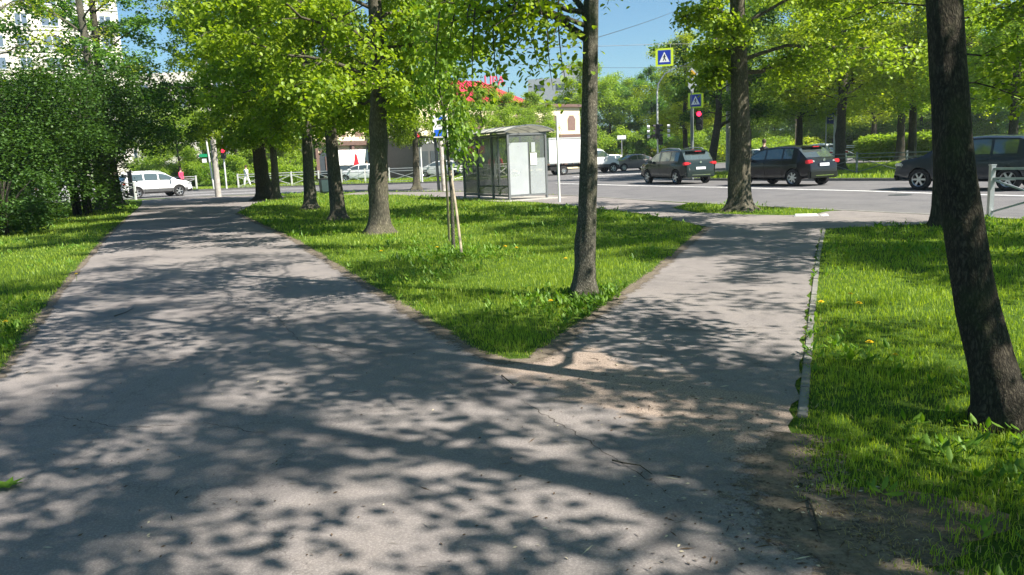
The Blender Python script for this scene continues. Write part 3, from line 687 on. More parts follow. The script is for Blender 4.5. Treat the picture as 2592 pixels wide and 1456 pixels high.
# low background shrubs in the park
gs = 'shrubs of the park across the road'
for i, (u, d_, w, h, lab) in enumerate([(1530, 96, 5, 3.2, 'bright shrub behind the grey saloon'), (1610, 100, 5, 3.6, 'bright shrub left of the white signal pole'), (1700, 96, 4, 3, 'shrub between the two signal poles'), (1940, 92, 5, 3, 'shrub left of the black car roof'),
                                   (2030, 94, 4, 2.6, 'shrub above the black car roof'), (2150, 110, 5, 3, 'shrub behind the white railing'), (1830, 96, 4, 2.6, 'shrub behind the curved trunk')]):
    bush('shrub', D(u, d_), w, 3, h, 20+i, M['leaf_fary'] if i % 2 == 0 else M['leaf_far'], lab, nl=7000, leaf=.24, lobes=8, group=gs, stems=5)
# clipped hedge
def hedge(p0, p1, w, h, label, n=26000):
    root = empty('hedge', p0, math.atan2((p1-p0).y, (p1-p0).x), label, 'hedge'); L_ = (p1-p0).length; nr = np.random.default_rng(4)
    C = np.stack([nr.uniform(0, L_, n), nr.uniform(-w/2, w/2, n), nr.uniform(.1, h, n)], 1)
    s = nr.random(n); C[s < .4, 1] = -w/2+nr.normal(0, .16, (s < .4).sum()); C[s > .7, 2] = h+nr.normal(0, .15, (s > .7).sum())
    obj('foliage', leaves('foliage', C, .17, M['leaf_far'], .3, False, nr), None, root)
    for k in range(int(L_/1.2)): mb = MB(); mb.tube([(k*1.2+.4, 0, 0), (k*1.2+.5, 0, h*.7)], [.04, .02], 5); mb.build('stem', M['bark_dark'], root)
hedge(D(2190, 66), D(2420, 54), 1.4, 1.75, 'clipped green hedge on the median behind the pair of trees')

# ------------------------------------------------------------------ grass
def grass_zone():
    rng = np.random.default_rng(9); P_ = []; S_ = []
    # sample in polar bands around the viewpoint, thinning with distance
    for (r0, r1, dens, sc) in [(1.8, 3.2, 5200, .8), (3.2, 4.8, 4200, .9), (4.8, 7, 2600, 1.0), (7, 10, 1500, 1.15), (10, 14, 850, 1.4), (14, 20, 420, 1.8), (20, 30, 190, 2.6), (30, 46, 70, 3.6)]:
        a0, a1 = R(90-37), R(90+37); area = (r1*r1-r0*r0)/2*(a1-a0); n = int(area*dens)
        r = np.sqrt(rng.uniform(r0*r0, r1*r1, n)); a = rng.uniform(a0, a1, n); xy = np.stack([np.cos(a)*r, np.sin(a)*r], 1)
        P_.append(xy); S_.append(np.full(n, sc))
    xy = np.concatenate(P_); S = np.concatenate(S_)
    kp = np.array([tuple(p.xy) for p in KERB]); land = np.concatenate([kp, [[-60, 47], [-60, -18], [28, -18]]])
    ok = inside(xy, land) & ~inside(xy, PN)
    xy = xy[ok]; S = S[ok]
    ok = dist_poly(xy, kp, False) > .12; xy = xy[ok]; S = S[ok]
    return xy, S, rng
def vnoise(xy, sc, seed):
    r = np.random.default_rng(seed); T = r.random((64, 64)); q = xy*sc; i = np.floor(q).astype(int); f = q-i; f = f*f*(3-2*f)
    g = lambda a, b: T[(i[:, 0]+a) % 64, (i[:, 1]+b) % 64]
    return (g(0, 0)*(1-f[:, 0])+g(1, 0)*f[:, 0])*(1-f[:, 1])+(g(0, 1)*(1-f[:, 0])+g(1, 1)*f[:, 0])*f[:, 1]
def blades(name, xy, h, w, mat, rng, lean=.5, z=0.):
    n = len(xy); th = rng.uniform(0, 2*np.pi, n); d = np.stack([np.cos(th), np.sin(th), np.zeros(n)], 1); s = np.stack([-np.sin(th), np.cos(th), np.zeros(n)], 1)
    tw = rng.uniform(0, 6.28, n); s = np.stack([np.cos(tw), np.sin(tw), np.zeros(n)], 1)
    b = np.concatenate([xy, np.full((n, 1), z-.005)], 1); l = (lean*rng.uniform(.1, 1.3, n))[:, None]; h = h[:, None]; w = w[:, None]
    m = b+d*h*l*.3+np.array([0, 0, 1])*h*.6; t = b+d*h*l*1.0+np.array([0, 0, 1])*h*np.clip(1-.25*l, .4, 1)
    V = np.stack([b-s*w*.5, b+s*w*.5, m+s*w*.42, m-s*w*.42, t], 1).reshape(-1, 3)
    i = np.arange(n)[:, None]*5
    me = bpy.data.meshes.new(name); F4 = i+np.array([0, 1, 2, 3]); F3 = i+np.array([3, 2, 4])
    lt = np.concatenate([F4.ravel(), F3.ravel()]); ls = np.concatenate([np.arange(n)*4, n*4+np.arange(n)*3])
    me.vertices.add(len(V)); me.vertices.foreach_set('co', V.astype(np.float32).ravel()); me.loops.add(len(lt)); me.loops.foreach_set('vertex_index', lt.astype(np.int32))
    me.polygons.add(2*n); me.polygons.foreach_set('loop_start', ls.astype(np.int32)); me.update(calc_edges=True); me.materials.append(mat)
    return me
xy, S, rng = grass_zone()
de = dist_poly(xy, PN)
bare = np.exp(-((xy[:, 0]-ec.x)**2+(xy[:, 1]-ec.y)**2)/.14)*1.0       # worn corner by the foreground path
nz = vnoise(xy, 1.6, 1)*.6+vnoise(xy, 5, 2)*.4
keep = (rng.random(len(xy)) < np.clip(.3+de/.25, 0, 1)) & (rng.random(len(xy)) > bare*1.3) & (rng.random(len(xy)) < .45+nz)
xy, S, de, nz = xy[keep], S[keep], de[keep], nz[keep]
hh = (.025+.045*nz)*np.clip(.45+de/.35, .45, 1)*(1+.35*(S-.8))*rng.uniform(.6, 1.3, len(xy)); ww = .0036*(1+1.6*(S-.8))
gr = obj('grass', blades('grass', xy, hh, ww, M['grass'], rng), None); tag(gr, 'fresh green lawn grass around the paths', 'grass', kind='stuff')
# dry trodden grass near path edges and the worn corner
q, S2, rng = grass_zone(); d2 = dist_poly(q, PN); b2 = np.exp(-((q[:, 0]-ec.x-.1)**2+(q[:, 1]-ec.y)**2)/.22)
k2 = (rng.random(len(q)) < .22*np.exp(-d2/.12)+.35*b2) & (np.hypot(q[:, 0], q[:, 1]) < 16); q = q[k2]
tag(obj('dry_grass', blades('dry_grass', q, rng.uniform(.015, .045, len(q)), np.full(len(q), .004), M['straw'], rng, 1.6), None), 'dry straw coloured grass along the path edges', 'dry grass', kind='stuff')
# broad leaved weeds
def weeds():
    rng = np.random.default_rng(21); xy, S, _ = grass_zone(); n = len(xy); r = np.hypot(xy[:, 0], xy[:, 1]); d = dist_poly(xy, PN)
    c = vnoise(xy, .9, 8); base = .012*(c > .5)+.03*(c > .68)
    tr = np.exp(-np.hypot(xy[:, 0]-.85, xy[:, 1]-7.8)**2/.35)*.22+np.exp(-np.hypot(xy[:, 0]+.9, xy[:, 1]-12.5)**2/.6)*.12+np.exp(-np.hypot(xy[:, 0]-2.3, xy[:, 1]-3.2)**2/.3)*.02
    k = rng.random(n) < (base*.5+tr)*np.clip(S/1.2, .7, 3)*np.clip((r-2.5)/3, .25, 1); p = xy[k]; S = S[k]
    m = 5; P_ = np.repeat(p, m, 0); SS = np.repeat(S, m); C = np.concatenate([P_+rng.normal(0, .02, P_.shape), rng.uniform(.01, .06, (len(P_), 1))], 1)
    n = len(C); th = rng.uniform(0, 6.28, n); el = rng.uniform(.1, 1.1, n); d = np.stack([np.cos(th)*np.cos(el), np.sin(th)*np.cos(el), np.sin(el)], 1)
    s = np.stack([-np.sin(th), np.cos(th), rng.normal(0, .2, n)], 1); L = (rng.uniform(.035, .08, n)*(1+.3*(SS-.8)))[:, None]; nn = np.cross(s, d)
    V = np.stack([C, C+d*.45*L+s*.18*L, C+d*.85*L+s*.13*L, C+d*1.1*L-nn*.1*L, C+d*.85*L-s*.13*L, C+d*.45*L-s*.18*L], 1).reshape(-1, 3); b = np.arange(n)[:, None]*6
    F = np.concatenate([b+np.array([0, 1, 2, 3]), b+np.array([0, 3, 4, 5])]); return mesh_np('weeds', V, F, M['weed'])
tag(obj('weeds', weeds(), None), 'broad leaved weeds growing through the lawn', 'weeds', kind='stuff')
# grass on the median and the far verges
def far_grass(name, poly, dens, label, y1=75):
    rng = np.random.default_rng(5); P_ = np.array(poly); lo = P_.min(0); hi = P_.max(0); hi[1] = min(hi[1], y1); n = int((hi-lo).prod()*dens)
    n = min(n, 240000); xy = lo+rng.random((n, 2))*(hi-lo); xy = xy[inside(xy, P_)]; an = np.arctan2(xy[:, 0], xy[:, 1]); xy = xy[np.abs(an) < .63]
    nz = vnoise(xy, .5, 3)
    tag(obj(name, blades(name, xy, .12+.16*nz, np.full(len(xy), .03), M['grass'], rng, .6), None), label, 'grass', kind='stuff')
far_grass('median_grass', [tuple(p.xy) for p in MED], 40, 'rough grass on the tree-lined median')
far_grass('verge_grass', [(p.x, p.y+.2) for p in FAR if p.y < 66] + [(-.5, 63), (-7, 66), (-24, 70), (-60, 70)], 60, 'grass strip under the far railing')

# dandelions
def dandelion(p, s, label):
    r_ = empty('dandelion', p, rg.uniform(0, 6), label, 'dandelion', 'dandelions in the lawn'); m_ = MB()
    m_.tube([(0, 0, 0), (.005, 0, .05*s), (.008, .004, .085*s)], .0025*s, 5); m_.build('stem', M['leaf_sap'], r_)
    m_ = MB()
    for ring, (rr, zz, nn_) in enumerate([(.020, .0, 12), (.013, .006, 9), (.006, .009, 6)]):
        for k in range(nn_):
            a = 6.283*k/nn_+ring*.3; c, s2 = math.cos(a), math.sin(a); w_ = .0045
            m_.add([((.001*c)*s, .001*s2*s, (.085+zz*.4)*s), ((rr*c-w_*s2)*s, (rr*s2+w_*c)*s, (.087+zz)*s), ((rr*1.1*c)*s, rr*1.1*s2*s, (.088+zz)*s), ((rr*c+w_*s2)*s, (rr*s2-w_*c)*s, (.087+zz)*s)], [(0, 1, 2, 3)])
    m_.build('flower', M['dand'], r_)
M['dand'] = simple('dandelion_yellow', (.85, .6, .01), .7)
for (u, v, s, lab) in [(18, 843, 1.3, 'yellow dandelion at the left border of the left lawn'), (195, 712, 1.2, 'yellow dandelion at the edge of the left lawn by the wide path'), (1280, 645, 1.5, 'yellow dandelion in the grass wedge right of the stakes'), (1308, 647, 1.4, 'second dandelion right of the stakes, beside the larger one'),
                       (1107, 645, 1.4, 'yellow dandelion in the grass wedge left of the stakes'), (966, 655, 1.4, 'yellow dandelion below the thickest trunk of the row'), (1432, 675, 1.3, 'yellow dandelion just left of the slim straight tree'), (2173, 806, 1.5, 'largest yellow dandelion in the right lawn'),
                       (2078, 796, 1.3, 'yellow dandelion in the right lawn beside the stone edging'), (2152, 772, 1.2, 'yellow dandelion in the right lawn furthest from the viewer'), (2200, 906, 1.3, 'yellow dandelion in the right lawn by the tree shadow'), (2265, 930, 1.0, 'small yellow dandelion right of the shadow edge'), (1395, 788, 1.2, 'yellow dandelion near the tip of the grass wedge')]:
    dandelion(G(u, v, .03), s, lab)

def crack(pxs, w, seed):
    rc = random.Random(seed); P_ = [G(u, v) for u, v in pxs]; Q = []
    for a, b in zip(P_[:-1], P_[1:]):
        k = max(1, int((b-a).length/.04)); n = Vector((-(b-a).y, (b-a).x, 0)).normalized(); Q += [a.lerp(b, j/k)+n*rc.uniform(-.014, .014) for j in range(k)]
    Q.append(P_[-1]); m_ = MB()
    for i, p in enumerate(Q):
        t = (Q[min(i+1, len(Q)-1)]-Q[max(i-1, 0)]).normalized(); n = Vector((-t.y, t.x, 0))*w*rc.uniform(.2, 1)*min(1, (i+1)/6, (len(Q)-i)/6)
        m_.v += [(p.x+n.x, p.y+n.y, .0072), (p.x-n.x, p.y-n.y, .0072)]
    for i in range(len(Q)-1): m_.f.append((2*i, 2*i+1, 2*i+3, 2*i+2)); m_.mi.append(0)
    tag(m_.build('path_crack', M['crack']), kind='structure')
M['crack'] = simple('crack_soil', (.045, .038, .03), 1)
crack([(1310, 1010), (1400, 1065), (1490, 1120), (1560, 1165), (1640, 1215), (1700, 1260)], .0035, 1)
crack([(120, 1050), (300, 1085), (520, 1075), (700, 1105)], .003, 3)
crack([(560, 740), (700, 800), (760, 870), (900, 905)], .004, 4)
crack([(1620, 830), (1760, 838), (1900, 830), (2010, 836)], .004, 5)
# litter of twigs, bud scales and dead leaves on the path
def debris():
    rng = np.random.default_rng(3); mb = MB(); rd = random.Random(8)
    pts = []
    for k in range(900):
        if k < 330: p = G(rd.gauss(1960, 200), rd.uniform(1200, 1450))
        elif k < 600:
            t = rd.random(); p = SAND[0].lerp(SAND[1], t)+Vector((rd.gauss(0, .3), rd.gauss(0, .3), 0))
        else: p = G(rd.uniform(50, 1950), rd.uniform(760, 1450))
        if not inside(np.array([[p.x, p.y]]), PN)[0] and k > 330: continue
        a = rd.uniform(0, 6.28); L_ = rd.uniform(.004, .014) if rd.random() < .85 else rd.uniform(.018, .045); w_ = L_*.4 if L_ < .015 else .0022
        d = Vector((math.cos(a), math.sin(a), 0)); s = Vector((-d.y, d.x, 0)); z = Vector((0, 0, .009)); p = Vector((p.x, p.y, 0))
        mb.m = 0 if rd.random() < .8 else 1
        mb.add([p+z-d*L_, p+z+s*w_+Vector((0, 0, .004)), p+z+d*L_+Vector((0, 0, .003)), p+z-s*w_], [(0, 1, 2, 3)])
    me = mb.mesh('leaf_litter'); me.materials.append(simple('dead_leaf', (.07, .045, .025), .9, var=.4)); me.materials.append(simple('bud_scale', (.45, .4, .28), .8)); return obj('leaf_litter', me)
tag(debris(), 'scattered bud scales, twigs and dead leaves on the paths', 'leaf litter', kind='stuff')
def twig(pxs, rad, lab, side=None):
    m_ = MB(); P_ = [G(u, v, .015+(.01 if i % 2 else 0)) for i, (u, v) in enumerate(pxs)]; m_.tube(P_, [rad*(1-.6*i/(len(P_)-1)) for i in range(len(P_))], 6)
    if side:
        for s in side: Q = [G(u, v, .015) for u, v in s]; m_.tube(Q, [rad*.6, rad*.2] if len(Q) == 2 else [rad*.6]+[rad*.4]*(len(Q)-2)+[rad*.2], 5)
    tag(m_.build('twig', M['bark_dark'], smooth=True), lab, 'twig', 'fallen twigs')
twig([(2045, 1262), (2058, 1290), (2066, 1322), (2070, 1335), (2090, 1345), (2130, 1340)], .006, 'crooked dark twig lying on the worn corner of the right lawn', [[(2058, 1290), (2030, 1283), (1995, 1300)], [(2068, 1335), (2072, 1352), (2080, 1368)]])
twig([(1270, 950), (1290, 966), (1300, 975)], .005, 'short twig near the tip of the grass wedge')
twig([(1500, 796), (1530, 803), (1550, 812)], .005, 'dark twig on the right path beside the slim tree')
twig([(290, 800), (320, 790), (338, 780)], .005, 'thin dark twig on the wide path near its left side')
twig([(1550, 1165), (1580, 1172), (1620, 1178), (1650, 1200)], .005, 'thin twig in the middle of the foreground path')
tb = MB(); p = G(18, 1232, .012)
for k in range(7):
    a = k*.9; tb.add([p, p+Vector((.03*math.cos(a)-.02*math.sin(a), .03*math.sin(a)+.02*math.cos(a), .012)), p+Vector((.085*math.cos(a), .085*math.sin(a), .02)), p+Vector((.03*math.cos(a)+.02*math.sin(a), .03*math.sin(a)-.02*math.cos(a), .012))], [(0, 1, 2, 3)])
tag(tb.build('weed_rosette', M['weed']), 'green weed rosette growing from the asphalt at the left border', 'weed')

# ------------------------------------------------------------------ vehicles
def interp(x, pts):
    for (a, b), (c, d) in zip(pts[:-1], pts[1:]):
        if x <= c: return b+(d-b)*max(0, (x-a))/(c-a)
    return pts[-1][1]
KINDS = {
 'suv': dict(L=4.43, W=1.81, H=1.68, zb=.27, belt=1.03, top=[(0, .66), (.03, .98), (.14, 1.10), (.42, 1.53), (.6, 1.63), (1.6, 1.69), (2.4, 1.65), (2.75, 1.56), (3.42, 1.10), (3.6, 1.06), (4.1, .97), (4.34, .84), (4.43, .55)],
             side=[(.62, 1.28), (1.36, 2.2), (2.28, 3.12)], wind=(2.80, 3.38), rear=(.17, .40), wheels=(.82, 3.50), wr=.345),
 'cross': dict(L=4.33, W=1.80, H=1.62, zb=.25, belt=1.02, top=[(0, .66), (.04, .98), (.18, 1.08), (.62, 1.52), (.85, 1.59), (1.7, 1.62), (2.4, 1.57), (2.7, 1.48), (3.42, 1.06), (3.6, 1.02), (4.0, .92), (4.24, .78), (4.33, .5)],
             side=[(.85, 1.3), (1.38, 2.2), (2.28, 3.1)], wind=(2.75, 3.38), rear=(.22, .60), wheels=(.80, 3.42), wr=.34),
 'sedan': dict(L=4.65, W=1.82, H=1.47, zb=.2, belt=.92, top=[(0, .6), (.04, .92), (.25, 1.02), (.75, 1.08), (1.45, 1.40), (1.9, 1.46), (2.5, 1.45), (2.8, 1.38), (3.55, .98), (3.75, .94), (4.3, .82), (4.55, .68), (4.65, .45)],
             side=[(1.1, 1.42), (1.5, 2.25), (2.33, 3.2)], wind=(2.85, 3.5), rear=(.8, 1.4), wheels=(.9, 3.68), wr=.33),
 'hatch': dict(L=4.1, W=1.7, H=1.5, zb=.2, belt=.95, top=[(0, .6), (.04, .92), (.15, 1.02), (.45, 1.38), (.7, 1.46), (1.6, 1.5), (2.2, 1.46), (2.5, 1.38), (3.2, 1.0), (3.4, .96), (3.85, .84), (4.02, .7), (4.1, .45)],
             side=[(.65, 1.2), (1.28, 2.0), (2.08, 2.9)], wind=(2.55, 3.15), rear=(.18, .42), wheels=(.7, 3.3), wr=.31),
 'cab': dict(L=2.6, W=1.95, H=2.05, zb=.4, belt=1.25, top=[(0, 1.9), (.05, 2.0), (.3, 2.05), (.9, 2.03), (1.15, 1.93), (1.75, 1.33), (1.95, 1.27), (2.35, 1.1), (2.53, .9), (2.6, .6)],
             side=[(.35, 1.45)], wind=(1.2, 1.70), rear=None, wheels=(1.95,), wr=.37),
}
def spoke_rim(r, mat_name, parent, tyre_w, y, sx):
    w = empty('wheel', (0, 0, 0))
def car(kind, name, label, loc, heading, pm, cat='car', group=None, lamps=True, plate=True, clad=None, rails=False, spokes=5, lit=True, z=ZR, light='tail'):
    K = KINDS[kind]; L_, W_, H_ = K['L'], K['W'], K['H']; zb, belt = K['zb'], K['belt']
    root = empty(name, (loc[0], loc[1], z), heading, label, cat, group)
    xs = sorted(set([0, .015, .06] + [round(p[0], 3) for p in K['top']] + [e for s in K['side'] for e in s] + list(K['wind']) + (list(K['rear']) if K['rear'] else []) + [L_-.03, L_]))
    x_ = [xs[0]]
    for q in xs[1:]:
        if q-x_[-1] > .01: x_.append(q)
    xs = []
    for a, b in zip(x_[:-1], x_[1:]):
        k = max(1, int((b-a)/.3)); xs += [a+(b-a)*j/k for j in range(k)]
    xs.append(x_[-1]); X0 = L_/2
    def ring(x):
        top = interp(x, K['top']); bl = min(belt+.03*(L_-x)/L_, top-.05); t = abs(x-X0)/X0; hw = W_/2*(1-.16*t**7-.03*t**2) if kind != 'cab' or x > X0 else W_/2
        g = max(0, min(1, (top-bl)/(H_-belt))); wr = hw*(.97-.17*g); re = bl+(top-bl)*.86; zz = zb+(.14*t**6); zz = min(zz, bl-.2)
        w0 = hw*.975; lerp = lambda f: (w0+(wr-w0)*f, bl+(re-bl)*f)
        return [(0, zz), (hw*.8, zz), (hw*.965, zz+.09), (hw*1.0, zz+(bl-zz)*.38), (hw*1.0, zz+(bl-zz)*.72), (hw*.992, bl-.05), (w0, bl), lerp(.10), lerp(.90), (wr, re), (wr*.86, re+(top-re)*.62), (wr*.5, top-.012), (0, top)]
    rings = [ring(x) for x in xs]; nr = len(rings[0]); mb = MB(); full = []
    for x, rg_ in zip(xs, rings):
        row = [(x-X0, -y, z_) for (y, z_) in rg_] + [(x-X0, y, z_) for (y, z_) in rg_[-2:0:-1]]; full.append(row)
    m_ = len(full[0]); mb.v = [p for row in full for p in row]
    for i in range(len(full)-1):
        for k in range(m_): mb.f.append((i*m_+k, i*m_+(k+1) % m_, (i+1)*m_+(k+1) % m_, (i+1)*m_+k)); mb.mi.append(1 if (rings[i][min(k, m_-k)][1] < zb+.13 and clad) else 0)
    mb.f.append(tuple(range(m_))[::-1]); mb.mi.append(0); mb.f.append(tuple((len(full)-1)*m_+k for k in range(m_))); mb.mi.append(0)
    me = mb.mesh('body'); me.materials.append(pm); me.materials.append(clad or M['rim_dark']); me.materials.append(M['rim_dark'])
    bm = bmesh.new(); bm.from_mesh(me); bmesh.ops.recalc_face_normals(bm, faces=bm.faces[:]); bm.to_mesh(me); bm.free()
    body = obj('body', me, None, root)
    # wheel arches cut out of the body
    cut = MB(); cut.m = 2; wr_ = K['wr']
    for wx in K['wheels']:
        for sy in (-1, 1):
            cut.tube([(wx-X0, sy*(W_/2-.27), wr_), (wx-X0, sy*(W_/2+.1), wr_)], wr_*1.13, 24)
    cm = cut.mesh('cutter'); cm.materials.append(pm); cm.materials.append(pm); cm.materials.append(M['rim_dark'])
    bm = bmesh.new(); bm.from_mesh(cm); bmesh.ops.recalc_face_normals(bm, faces=bm.faces[:]); bm.to_mesh(cm); bm.free()
    co = bpy.data.objects.new('cutter', cm); COL.objects.link(co); co.location = root.location; co.rotation_euler = root.rotation_euler
    bpy.context.view_layer.update()
    md = body.modifiers.new('b', 'BOOLEAN'); md.object = co; md.operation = 'DIFFERENCE'; md.solver = 'EXACT'
    dg = bpy.context.evaluated_depsgraph_get(); nm = bpy.data.meshes.new_from_object(body.evaluated_get(dg)); body.modifiers.clear()
    nm.polygons.foreach_set('use_smooth', [True]*len(nm.polygons)); nm.set_sharp_from_angle(angle=R(28)); nm.name = 'body'; body.data = nm
    bpy.data.objects.remove(co)
    # glass: the matching surface cells set a few millimetres proud
    def cells(x0, x1, r0, r1, sides=(-1, 1), nm='window', mat=M['glass_car'], off=.006):
        idx = [i for i, x in enumerate(xs) if x0-.006 <= x <= x1+.006]
        for s in sides:
            g = MB()
            for a, b in zip(idx[:-1], idx[1:]):
                for r in range(r0, r1):
                    q = [(xs[a], *rings[a][r]), (xs[b], *rings[b][r]), (xs[b], *rings[b][r+1]), (xs[a], *rings[a][r+1])]
                    P_ = [Vector((x-X0, y*s, z_)) for x, y, z_ in q]; n = (P_[1]-P_[0]).cross(P_[3]-P_[0])
                    if n.length < 1e-9: n = (P_[2]-P_[0]).cross(P_[3]-P_[1])
                    n.normalize(); c_ = sum(P_, Vector())/4
                    if n.dot(c_-Vector((c_.x*.9, 0, .7))) < 0: n = -n
                    g.add([p+n*off for p in P_], [(0, 1, 2, 3)])
            if g.f: g.build(nm, mat, root, smooth=True)
    for (a, b) in K['side']: cells(a, b, 7, 8)
    def top_glass(x0, x1, nm):
        idx = [i for i, x in enumerate(xs) if x0-.006 <= x <= x1+.006]; g = MB()
        for a, b in zip(idx[:-1], idx[1:]):
            for s in (-1, 1):
                for r in range(9, 12):
                    P_ = [Vector((xs[a]-X0, rings[a][r][0]*s, rings[a][r][1])), Vector((xs[b]-X0, rings[b][r][0]*s, rings[b][r][1])), Vector((xs[b]-X0, rings[b][r+1][0]*s, rings[b][r+1][1])), Vector((xs[a]-X0, rings[a][r+1][0]*s, rings[a][r+1][1]))]
                    n = (P_[1]-P_[0]).cross(P_[3]-P_[0]); n.normalize(); n = n if n.z > 0 else -n
                    g.add([p+n*.007 for p in P_], [(0, 1, 2, 3)])
        g.build(nm, M['glass_car'], root, smooth=True)
    top_glass(*K['wind'], 'windscreen')
    if K['rear']: top_glass(*K['rear'], 'rear_window')
    # wheels
    for wx in K['wheels']:
        for sy in (-1, 1):
            w = empty('wheel', (wx-X0, sy*(W_/2-.115), wr_)); w.parent = root; w.rotation_euler = (0, 0, 0 if sy < 0 else math.pi)
            tm = MB(); tm.lathe([(wr_*.62, -.09), (wr_*.9, -.1), (wr_, -.075), (wr_, .075), (wr_*.9, .1), (wr_*.62, .09)], 32, 'Y'); tm.build('tyre', M['tyre'], w, smooth=True)
            rm = MB(); ri = wr_*.66; rm.lathe([(ri, -.1), (ri*.92, -.085), (ri*.9, .05)], 28, 'Y'); rm.lathe([(0.001, -.082), (ri*.16, -.08), (ri*.2, -.06), (ri*.2, .03)], 14, 'Y')
            for k in range(spokes):
                a = 2*math.pi*k/spokes; c, s = math.cos(a), math.sin(a); mid = ri*.55
                rm.box((c*mid, -.07, s*mid), (ri*.82, .03, ri*.26), rot=Matrix.Rotation(-a, 3, 'Y'))
            rm.build('rim', M['rim'], w, smooth=True, ang=40)
            bk = MB(); bk.lathe([(0.001, .0), (ri*.95, .0)], 20, 'Y'); bk.build('brake_disc', M['rim_dark'], w)
    # lamps, mirrors, handles, plate
    zt = belt-.03; bx = -X0
    for s in (-1, 1):
        if kind != 'cab':
            tl_ = MB(); tl_.box((bx+.09, s*(W_/2-.16), zt-.04), (.17, .30, .15)); tl_.build('tail_lamp', M['brake'] if lit else M['tail'], root, bevel=.03)
            tl_ = MB(); tl_.box((bx+.085, s*(W_/2-.33), zt-.03), (.14, .14, .08)); tl_.build('reversing_lamp', M['headlamp'] if light == 'split' else M['tail'], root, bevel=.02)
        hz = interp(L_-.3, K['top'])-.14
        hl = MB(); hl.box((X0-.22, s*(W_/2-.2), hz), (.34, .26, .14), rot=Matrix.Rotation(s*-.35, 3, 'Z')); hl.build('headlight', M['headlamp'], root, bevel=.04)
        wx0 = K['side'][-1][1]
        mi = MB(); mi.box((wx0-X0-.12, s*(W_/2+.10), belt+.05), (.12, .2, .14)); mi.box((wx0-X0-.1, s*(W_/2-.01), belt+.0), (.06, .12, .04)); mi.build('mirror', pm, root, bevel=.025)
        if kind != 'cab':
            hd = MB()
            for (a, b) in K['side'][-2:]: hd.box((a-X0+.15, s*(W_/2+.004), belt-.11), (.2, .03, .025))
            hd.build('door_handle', pm if pm is not M['p_white'] else M['p_silver'], root)
            # door shut lines
            dl = MB()
            for xx in (K['side'][-1][0]-.04, K['side'][-1][1]-.02, K['side'][-2][0]-.02):
                rr = ring(xx)
                for k in range(2, 6): dl.bar((xx-X0, s*(rr[k][0]+.001), rr[k][1]), (xx-X0, s*(rr[k+1][0]+.001), rr[k+1][1]), .008, .006)
            dl.build('door_gap', M['black'], root)
        if clad:
            for wx in K['wheels']:
                ac = MB()
                n_ = 18; R0, R1 = wr_*1.11, wr_*1.26; yy = s*(W_/2+.012)
                for k in range(n_):
                    a0, a1 = math.pi*(k/n_)*1.1-.16, math.pi*((k+1)/n_)*1.1-.16
                    q = [(wx-X0+math.cos(a)*r, wr_+math.sin(a)*r) for a, r in ((a0, R0), (a1, R0), (a1, R1), (a0, R1))]
                    ac.add([(x, yy, z_) for x, z_ in q]+[(x, yy-s*.06, z_) for x, z_ in q], [(0, 1, 2, 3), (3, 2, 6, 7), (0, 4, 5, 1)])
                ac.build('wheel_arch_trim', clad, root)
        if rails:
            rr = ring(1.0); r2 = ring(2.5); rl = MB(); y = s*rr[10][0]; rl.tube([(.75-X0, y, rr[10][1]), (.9-X0, y, rr[11][1]+.04), (1.7-X0, y, ring(1.7)[11][1]+.045), (2.4-X0, y, ring(2.4)[11][1]+.04), (2.55-X0, y, r2[10][1])], .018, 6); rl.build('roof_rail', M['p_silver'] if pm is not M['p_black'] else M['black'], root)
    if kind != 'cab':
        rb = MB(); rb.box((bx+.07, 0, zb+.2), (.2, W_*.86, .3)); rb.build('rear_bumper', clad or pm, root, bevel=.04)
        ch = MB(); ch.box((bx-.035, 0, zb+.16), (.02, W_*.55, .03)); ch.build('bumper_trim', M['chrome'], root)
        sp_ = MB(); x1 = K['rear'][1]; zr = interp(x1, K['top']); sp_.box((x1-X0-.06, 0, zr+.05), (.24, W_*.62, .03)); sp_.build('roof_spoiler', pm, root, bevel=.01)
        if plate: pl = MB(); pl.box((bx-.02, 0, zt-.26 if kind != 'cross' else zt-.16), (.015, .52, .115)); pl.build('number_plate', M['plate'], root, bevel=.004)
        lg = MB(); lg.lathe([(.001, 0), (.055, 0), (.06, .01)], 16, 'X', (bx-.012, 0, zt+.02)); lg.build('badge', M['chrome'], root)
        hb = MB(); hb.box((x1-X0-.17, 0, zr+.03), (.02, .35, .025)); hb.build('high_brake_lamp', M['brake'] if lit else M['tail'], root)
    gp_ = MB(); gp_.box((X0-.05, 0, zb+.32), (.1, W_*.6, .16)); gp_.build('grille', M['black'], root, bevel=.02)
    return root
def from_rear(px_rear, px_front, z=ZR):
    a = G(*px_rear, z); b = G(*px_front, z); d = (b-a); return a, b, math.atan2(d.y, d.x)
def put(kind, rear_px, front_px, near_side):
    """centre and heading of a car from the ground contact of its two near-side wheels"""
    a, b, h = from_rear(rear_px, front_px); K = KINDS[kind]; d = (b-a).normalized(); mid = (a+b)/2
    wm = (K['wheels'][0]+K['wheels'][-1])/2-K['L']/2; n = Vector((-d.y, d.x, 0))*near_side
    return mid-d*wm+n*(K['W']/2-.1), h
c, h = put('suv', (346, 503), (457, 496), 1)
car('suv', 'parked_car', 'white compact off-roader crossing at the left, seen from its right side', c, h, M['p_white'], clad=M['cladding'], rails=True, lit=False)
car('hatch', 'parked_car', 'silver hatchback mostly hidden behind the black post at the left', c+Vector((-5.2, -1.2, 0)), h+.1, M['p_silver'], lit=False)
hd = math.atan2(2.78, -.98)
c, h = put('suv', (1713, 467), (1642, 464), -1); c = G(1713, 467, ZR)+Vector((math.cos(hd), math.sin(hd), 0))*1.395+Vector((math.sin(hd), -math.cos(hd), 0))*.8
car('suv', 'parked_car', 'dark green compact off-roader waiting in the far lane with red tail lamps', c, hd, M['p_green'], rails=True, spokes=5)
